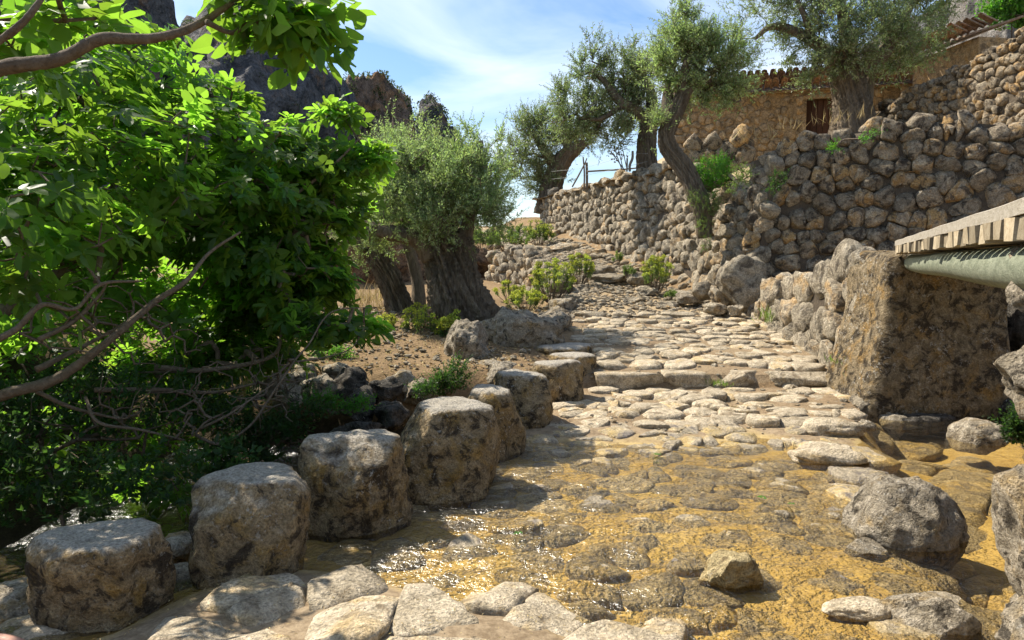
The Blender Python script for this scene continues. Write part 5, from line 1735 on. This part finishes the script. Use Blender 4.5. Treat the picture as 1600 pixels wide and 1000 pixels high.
spurge('dark blue-green spurge in front of the thick olive trunk base', 705, 545, 9.7, .48, .24, 26, 2, True, 'darkgreen')
spurge('small pale spurge farther left on the olive terrace', 603, 525, 10.2, .32, .15, 12, 3)
spurge('tall leggy spurge leaning over the left edge of the path', 862, 470, 12.9, .72, .40, 48, 4)
spurge('bright yellow spurge at the upper left edge of the path', 905, 445, 14.2, .62, .30, 30, 5)
spurge('low green spurge at the foot of the leggy one beside the olive trunk', 822, 485, 12.2, .34, .34, 30, 6)
spurge('rounded yellow-green spurge at the foot of the sunlit wall', 1026, 455, 13.4, .66, .28, 36, 7)
spurge('small grey-green bush beside the path ledges', 982, 434, 14.2, .26, .16, 16, 8, False)
spurge('tiny bush higher up at the foot of the sunlit wall', 965, 412, 15.8, .26, .12, 10, 9, False)
spurge('yellow-green shrub at the far bend of the path', 842, 385, 20.5, .75, .45, 30, 10, True, leaf=.08, hsize=.08)
spurge('broad shrub left of the far bend of the path', 792, 392, 20, .80, .70, 46, 11, False, leaf=.09)
spurge('low shrub behind the retaining wall and the olive crown', 752, 392, 18.5, .6, .5, 30, 18, False, leaf=.09)
spurge('spurge tuft between thick olive trunk and retaining wall', 795, 470, 13.5, .34, .3, 20, 12)
spurge('low weed at the foot of the sunlit wall above the cobbles', 1045, 465, 12.6, .12, .14, 10, 13, False)
def bush(label, lobes, Y0, seed, n, leaf, mat, name='bush', cat='bush', wd=.45, base=None, stem=True, group='shrubs beside the path', per=10, shoot=.16):
    L = lobes_px(lobes, Y0)
    b = base if base is not None else np.array([L[0][0][0], L[0][0][1], min(q[0][2] - q[1][2] for q in L)])
    t = thing(name, label, cat, b, group)
    r = rng(seed)
    vol = sum(q[1].prod() * q[2] for q in L)
    P_ = np.vstack([in_ellipsoid(r, c, rad, max(3, int(n * rad.prod() * d / vol)), .2) for c, rad, d in L])
    ax = (P_ - b) + np.array([0, 0, .1]) + r.normal(size=P_.shape) * .1
    v, f, tt, a, b1, c1 = sprays(P_, ax, shoot * r.uniform(.6, 1.3, len(P_)), r, per, leaf, leaf * wd)
    part('leaves', v, f, M[mat], t, False, tt, 'stuff')
    if stem:
        twigs(t, M['figbark'], [b, b + [0, 0, .04]], P_[:180], .003, .014, seed, .2, .15, 4, 'stems')
    return t
bush('vivid green bushy plant growing on the wall ledge right of the slender olive', [(1115, 272, 26, 24), (1103, 292, 18, 14), (1128, 258, 12, 10)], 13.0, 1, 420, .06, 'bright', base=at(1110, 302, 13.05), wd=.3)
bush('feathery green fern hanging below the vivid bush beside the slender olive', [(1108, 322, 20, 18), (1088, 315, 14, 12, 0, 10, .5), (1102, 350, 11, 18), (1104, 375, 8, 16)], 12.75, 2, 240, .055, 'spurge', name='fern', cat='fern', base=at(1104, 345, 12.9), wd=.2)
bush('wall fern spilling from the rounded corner of the terrace wall', [(1160, 275, 14, 18), (1148, 292, 9, 12)], 11.6, 3, 90, .05, 'spurge', name='fern', cat='fern', wd=.25, base=at(1162, 272, 11.85))
bush('dark green fern growing from a joint of the shaded terrace wall', [(1215, 282, 12, 12), (1208, 296, 8, 8)], 11.5, 4, 70, .05, 'darkgreen', name='fern', cat='fern', wd=.3, base=at(1215, 280, 11.7))
bush('small green sprig under the coping of the shaded terrace wall', [(1308, 228, 10, 7), (1345, 218, 8, 6), (1360, 210, 6, 5)], 11.2, 5, 60, .04, 'bright', name='sprig', cat='plant', wd=.4, base=at(1320, 218, 11.35))
bush('yellow-green tree crown above the higher wall at the top right corner', [(1585, 12, 34, 26), (1568, 35, 18, 16), (1610, 30, 30, 24), (1540, 25, 14, 12, 0, 10, .5)], 19, 6, 600, .12, 'bright', name='tree', cat='tree', base=at(1590, 110, 19), shoot=.4)
bush('glossy bramble between the stepping blocks and the pointed boulder', [(705, 598, 30, 20), (680, 610, 26, 15), (715, 578, 16, 14), (660, 615, 16, 10)], 7.4, 7, 330, .035, 'darkgreen', name='bramble', cat='bramble', base=at(695, 625, 7.5), shoot=.12)
bush('trailing bramble spray in the hollow below the dark rocks', [(540, 640, 38, 9), (500, 630, 30, 10), (560, 630, 14, 8)], 5.9, 8, 130, .035, 'bright', name='bramble', cat='bramble', base=at(490, 665, 6.0), shoot=.12)
bush('dark ivy-like growth deep in the hollow beside the third stepping block', [(430, 680, 60, 26), (380, 720, 70, 30), (480, 650, 40, 16)], 5.6, 9, 420, .05, 'darkgreen', name='bramble', cat='bramble', base=at(430, 720, 5.7), shoot=.14)
bush('dense dark undergrowth on the far bank of the hollow beneath the fig', [(120, 640, 170, 60, 0, 70), (300, 640, 110, 50, .4, 70), (60, 760, 110, 60, -.6, 60), (200, 760, 90, 50, -.8, 50), (-80, 700, 120, 120, -.5, 90), (330, 730, 60, 40, -.6, 40)], 5.2, 19, 950, .07, 'darkgreen', name='undergrowth_shrub', cat='shrub', base=at(100, 830, 5.0), shoot=.2)
bush('dark weed at the water edge under the bridge pier', [(1588, 672, 14, 20)], 5.2, 10, 90, .05, 'darkgreen', name='weed', cat='plant', base=at(1590, 695, 5.3))

def tuft(label, spots, seed, mat, n=26, h=.14, name='grass_tuft', group='grass tufts', sp=.05, wd=.008, cat='grass tuft', stuff=False):
    r = rng(seed)
    A = Acc()
    for (px_, py_, Yd) in spots:
        c = at(px_, py_, Yd)
        b = c + np.column_stack([r.normal(0, sp, n), r.normal(0, sp, n), np.zeros(n)])
        d = np.column_stack([r.normal(0, .45, n), r.normal(0, .45, n), np.ones(n)])
        v, f, t = leaf_quads(b, d, unit(r, n), h * r.uniform(.5, 1.2, n), wd, r.uniform(0, 1, n), .05)
        A.add(v, f, t)
    v, f, t = A.done()
    if stuff:
        return put(name, mesh(name, v, f, False, t), M[mat], kind='stuff')
    return solo(name, v, f, M[mat], label, cat, group, False, t)
tuft('green grass sprouting at the kerb step left part', [(1125, 602, 7.85)], 1, 'grass', 60, .07, sp=.07)
tuft('green grass at the right end of the kerb step', [(1322, 575, 7.7), (1310, 568, 7.8), (1330, 590, 7.55)], 2, 'grass', 26, .12)
tuft('green tuft at the foot of the parapet wall', [(1199, 505, 10.2), (1200, 498, 10.25)], 3, 'grass', 40, .2)
tuft('short grass at the foot of the second nearest stepping block', [(480, 918, 3.3), (465, 922, 3.28), (440, 926, 3.27)], 4, 'grass', 30, .035, sp=.025, wd=.004)
tuft('grass blades between the two nearest stepping blocks', [(275, 985, 2.95), (265, 1000, 2.9), (290, 915, 3.4)], 5, 'grass', 30, .05, sp=.03, wd=.004)
tuft('grass sprig in a joint of the near paving', [(722, 955, 3.1)], 6, 'grass', 16, .05, sp=.012, wd=.004)
tuft('dry brown grass clump left of the leaning olive trunk', [(575, 480, 12.5), (595, 475, 12.8), (560, 485, 12.3), (610, 490, 12.2), (545, 470, 13)], 7, 'dry', 60, .42, sp=.14, wd=.012)
tuft('dry grass on the terrace wall top beside the big olive trunk', [(1305, 195, 14), (1290, 195, 14), (1330, 190, 14), (1240, 205, 13.5), (1348, 185, 14.5)], 8, 'dry', 12, .35, sp=.12, wd=.010, name='dry_grass', stuff=True)
tuft('dry stalks standing on the terrace wall top left of the cottage door', [(1190, 225, 12.6), (1205, 220, 12.7), (1218, 215, 12.8), (1162, 225, 13.2), (1140, 222, 14)], 9, 'dry', 4, .40, sp=.06, wd=.014, name='dry_grass', stuff=True)
tuft('green moss tuft under the small stone by the big grey boulder', [(1345, 888, 3.7), (1365, 890, 3.66)], 10, 'grass', 40, .03, sp=.03, wd=.004)
tuft('yellowish grass on the olive terrace soil', [(590, 560, 8.8), (540, 575, 8.5), (560, 545, 9.3), (640, 560, 9.0)], 11, 'dry', 30, .10, sp=.12, wd=.006, name='dry_grass', stuff=True)

tuft('dry straw-coloured tuft beside the pointed boulder', [(690, 560, 9.2)], 12, 'dry', 70, .26, sp=.10, wd=.008)
tuft('green tuft on the olive terrace soil left of the pale spurge', [(570, 535, 9.8)], 13, 'grass', 80, .22, sp=.12, wd=.008)
bush('low green shrub on the olive terrace under the fig tip', [(520, 560, 34, 16), (490, 575, 22, 12)], 8.6, 14, 200, .04, 'bright', base=at(515, 580, 8.6), shoot=.12)

# tall dead flower stalks by the fence
t = thing('dead_plant', 'dead flower stalks silhouetted above the sunlit wall between the fence posts', 'plant', at(970, 264, 17.4))
r = rng(66)
A = Acc()
for (x0, x1, y1) in ((972, 958, 226), (974, 966, 232), (980, 972, 230), (976, 954, 236)):
    a, b = at(x0, 266, 17.4), at(x1, y1, 17.4)
    v, f = prisms([a], [b], [.012], [.008], 4)
    A.add(v, f)
    q = 22
    s = r.uniform(.55, 1.1, q)
    p_ = a + (b - a) * s[:, None] + r.normal(size=(q, 3)) * .06
    v, f, tq = leaf_quads(p_, unit(r, q), unit(r, q), .07, .05, r.uniform(size=q))
    A.add(v, f, tq)
v, f, tt = A.done()
part('stalks', v, f, M['post'], t, False, tt)

# ------------------------------------------------------------------ fence on the wall top
fe = thing('post_fence', 'rough wooden post and rail fence with wire on top of the sunlit wall', 'fence', at(917, 284, 19.4))
def stick(name, pts, rads, Yd, seed=0):
    p_ = [at(a, b, Yd + (c[0] if c else 0)) for a, b, *c in pts]
    v, f = tube(p_, rads, 9, 6, .08, seed)
    part(name, v, f, M['post'], fe, True, .4 + .05 * seed)
stick('post', [(917, 296), (917, 270), (916.5, 254)], [.035, .034, .033], 19.4, 1)
stick('forked_post', [(912.5, 297), (913, 270), (911, 245)], [.022, .022, .018], 19.35, 2)
stick('fork', [(913, 258), (917, 247)], [.018, .015], 19.35, 3)
stick('brace', [(894, 292), (903, 276), (913, 257)], [.022, .022, .018], 19.3, 4)
stick('rail', [(917, 268), (940, 266.5), (970, 265), (1000, 262)], [.022, .022, .020, .018], 18.6, 5)
stick('short_post', [(979.5, 268), (980, 247)], [.02, .02], 17.2, 6)
stick('crooked_post', [(984, 268), (984, 258), (988, 248), (988.5, 236)], [.028, .03, .03, .026], 17.0, 7)
for k, dz in enumerate((0.0, 12.0)):
    p_ = [at(862, 268 + dz, 22.5), at(913, 262 + dz, 19.4), at(985, 242 + dz * 1.4, 17.0), at(1012, 240 + dz, 16.4)]
    v, f = tube(p_, [.0035] * 4, 5, 6)
    part('wire', v, f, M['wire'], fe)

# ------------------------------------------------------------------ litter, gravel, floating leaves
r = rng(808)
n = 7000
Yg = r.uniform(6.2, 20, n) ** 1.0
u = r.uniform(0, 1, n)
Xg = xs(Yg) + .1 + (xr(Yg) - xs(Yg)) * u
keep = (Yg > 11.2) | (r.uniform(size=n) < .35)
Xg, Yg = Xg[keep], Yg[keep]
Xt, Yt = r.uniform(-3.4, .5, 1500), r.uniform(8.1, 12.5, 1500)
Xg, Yg = np.concatenate([Xg, Xt]), np.concatenate([Yg, Yt])
Zg = G(Xg, Yg)
v0, f0 = ico(1)
sz = r.uniform(.008, .03, len(Xg)) * r.choice([1, 1, 1, 1.8], len(Xg)) * np.interp(Yg, [6, 11, 20], [.6, 1, 1.6])
jt = 1 + r.normal(0, .18, (len(Xg), len(v0), 1))
V_ = np.stack([Xg, Yg, Zg + sz * .2 + .01], 1)[:, None] + v0[None] * jt * sz[:, None, None] * np.array([1.2, 1, .7])
F_ = (f0[None] + (np.arange(len(Xg)) * len(v0))[:, None, None]).reshape(-1, 3)
put('gravel', mesh('gravel', V_.reshape(-1, 3), F_, False, np.repeat(r.uniform(size=len(Xg)), len(v0))), M['wall'], kind='stuff')
n = 1500
Yr = r.uniform(11.4, 25, n)
side_ = r.uniform(size=n) < .65
Xr_ = np.where(side_, xr(Yr) + np.abs(r.normal(0, .35, n)) - .25, xs(Yr) + r.normal(0, .25, n) + .1)
Xr_ = np.minimum(Xr_, 3.84 - 3.11 * (Yr - 12) / 12 - .12)
sz = r.uniform(.03, .11, n) * np.interp(Yr, [11, 20], [.7, 1.3])
v0, f0 = ico(2)
q0 = chisel(v0, r, 8)
jt = 1 + r.normal(0, .10, (n, len(v0), 1))
V_ = np.stack([Xr_, Yr, G(Xr_, Yr) + sz * .25], 1)[:, None] + (q0[None] * jt)[:, :, [0, 1, 2]] * sz[:, None, None] * np.stack([r.uniform(.8, 1.4, n), r.uniform(.8, 1.3, n), r.uniform(.45, .8, n)], 1)[:, None]
put('rubble', mesh('rubble', V_.reshape(-1, 3), (f0[None] + (np.arange(n) * len(v0))[:, None, None]).reshape(-1, 3), True, np.repeat(r.uniform(size=n), len(v0))), M['wall'], kind='stuff')
n = 5200
Xl, Yl = r.uniform(-4.5, .6, n), r.uniform(7.9, 12.8, n)
p_ = np.stack([Xl, Yl, G(Xl, Yl) + .008], 1)
v, f, tq = leaf_quads(p_, unit(r, n) * [1, 1, .25], np.array([0, 0, 1]) + .5 * unit(r, n), r.uniform(.03, .07, n), .018, r.uniform(size=n), .1)
put('leaf_litter', mesh('leaf_litter', v, f, False, tq), M['dry'], kind='stuff')
n = 420
Xl, Yl = r.uniform(-1.6, .4, n), r.uniform(2.6, 3.6, n)
p_ = np.stack([Xl, Yl, G(Xl, Yl) + .035], 1)
v, f, tq = leaf_quads(p_, unit(r, n) * [1, 1, .25], np.array([0, 0, 1]) + .5 * unit(r, n), r.uniform(.01, .03, n), .005, r.uniform(size=n), .1)
put('straw_litter', mesh('straw_litter', v, f, False, tq), M['dry'], kind='stuff')
for k, (a, b, lab, s) in enumerate([(1027, 720, 'green fig leaf floating in midstream near the dry cobbles', .075), (815, 848, 'small green leaf floating nearest the stepping blocks', .045), (1185, 788, 'green leaf floating left of the big grey boulder', .055), (1340, 745, 'small green leaf above the big grey boulder by the pale slab', .04), (1240, 800, 'tiny green leaf beside the tiny stone in the water', .035)]):
    Yd = 1.5 * FPX / (b - YH)
    c = at(a, b, Yd)
    v, f = FL[k % 3]
    v = np.column_stack([v[:, 0], v[:, 1], v[:, 2] * .3]) * s
    solo('floating_leaf', rotz(v, k * 1.9) + [c[0], c[1], .018 - v[:, 2].min()], f, M['bright'], lab, 'leaf', 'leaves floating in the ford', tint=.5)

# ------------------------------------------------------------------ person whose sandalled foot reaches into the bottom left corner
pe = thing('person', 'person mostly out of sight, one sandalled foot and patterned trouser hem at bottom left', 'person', (-2.15, 2.84, .05))
A = Acc()
zf = .055
def seg(pts, rad, sd_=12):
    v, f = tube(np.array(pts), rad, sd_, 6)
    A.add(v, f)
seg([(-2.13, 2.85, zf + .035), (-2.08, 2.85, zf + .045), (-2.0, 2.845, zf + .035), (-1.94, 2.84, zf + .022)], [.034, .036, .040, .036])
seg([(-2.09, 2.85, zf + .04), (-2.16, 2.86, zf + .13), (-2.32, 2.90, zf + .27), (-2.46, 2.95, zf + .40), (-2.56, 2.97, zf + .46)], [.036, .034, .048, .052, .05])
for k, (dy, ln, rd_) in enumerate([(-.030, .062, .0135), (-.012, .058, .0095), (.005, .050, .009), (.020, .042, .0085), (.034, .034, .008)]):
    y0 = 2.84 + dy
    seg([(-1.965, 2.84 + dy * .8, zf + .024), (-1.93, y0, zf + .02), (-1.93 + ln * .55, y0 + dy * .1, zf + .017), (-1.93 + ln, y0 + dy * .12, zf + .013)], [rd_ * 1.1, rd_ * 1.05, rd_ * 1.08, rd_ * .7], 10)
v, f, _ = A.done()
foot = part('body', v, f, M['skin'], pe)
rm = foot.modifiers.new('remesh', 'REMESH')
rm.mode = 'VOXEL'
rm.voxel_size = .0035
sm = foot.modifiers.new('smooth', 'SMOOTH')
sm.iterations = 6
for k, (dy, ln, rd_) in enumerate([(-.030, .062, .0115), (-.012, .058, .008), (.005, .050, .0075), (.020, .042, .007), (.034, .034, .0065)]):
    v, f = ico(2)
    v = v * np.array([rd_ * .75, rd_ * .68, .003]) + [-1.93 + ln * .80, 2.84 + dy * 1.12, zf + .013 + rd_ * .92]
    part('toenail', v, f, M['nail'], pe)
v, f = box((-2.02, 2.845, zf - .006), (.27, .09, .016), 0, 0, .001, 3)
part('sandal_sole', v, f, M['leather'], pe, False)
for x0, hgt in ((-1.965, .062), (-2.03, .088)):
    a = np.linspace(-.1, math.pi + .1, 12)
    p_ = np.column_stack([np.full(12, x0), 2.843 + np.cos(a) * .044, zf + np.sin(a) * hgt * .93])
    v, f = tube(p_, [.006] * 12, 6, 3)
    part('sandal_strap', v, f, M['leather'], pe)
m_, t_ = newmat('patterned_cloth')
pos_, g_ = position(t_)
vo_ = nd(t_, 'ShaderNodeTexVoronoi', Vector=pos_, Scale=60.0)
finish(t_, mixc(t_, ramp(t_, vo_.outputs['Distance'], .25, .45), (.10, .09, .10), (.42, .36, .30)), .9)
v, f = tube(np.array([(-2.12, 2.855, zf + .08), (-2.17, 2.87, zf + .14), (-2.32, 2.92, zf + .28), (-2.5, 2.98, zf + .43), (-2.72, 2.95, zf + .46), (-3.1, 2.80, zf + .42), (-3.3, 2.75, zf + .40)]), [.062, .064, .078, .09, .10, .125, .10], 18, 8, .12, 4)
part('trouser_leg', v, f, m_, pe)
pe.location = pe.location + Vector((.055, -.12, -.06))
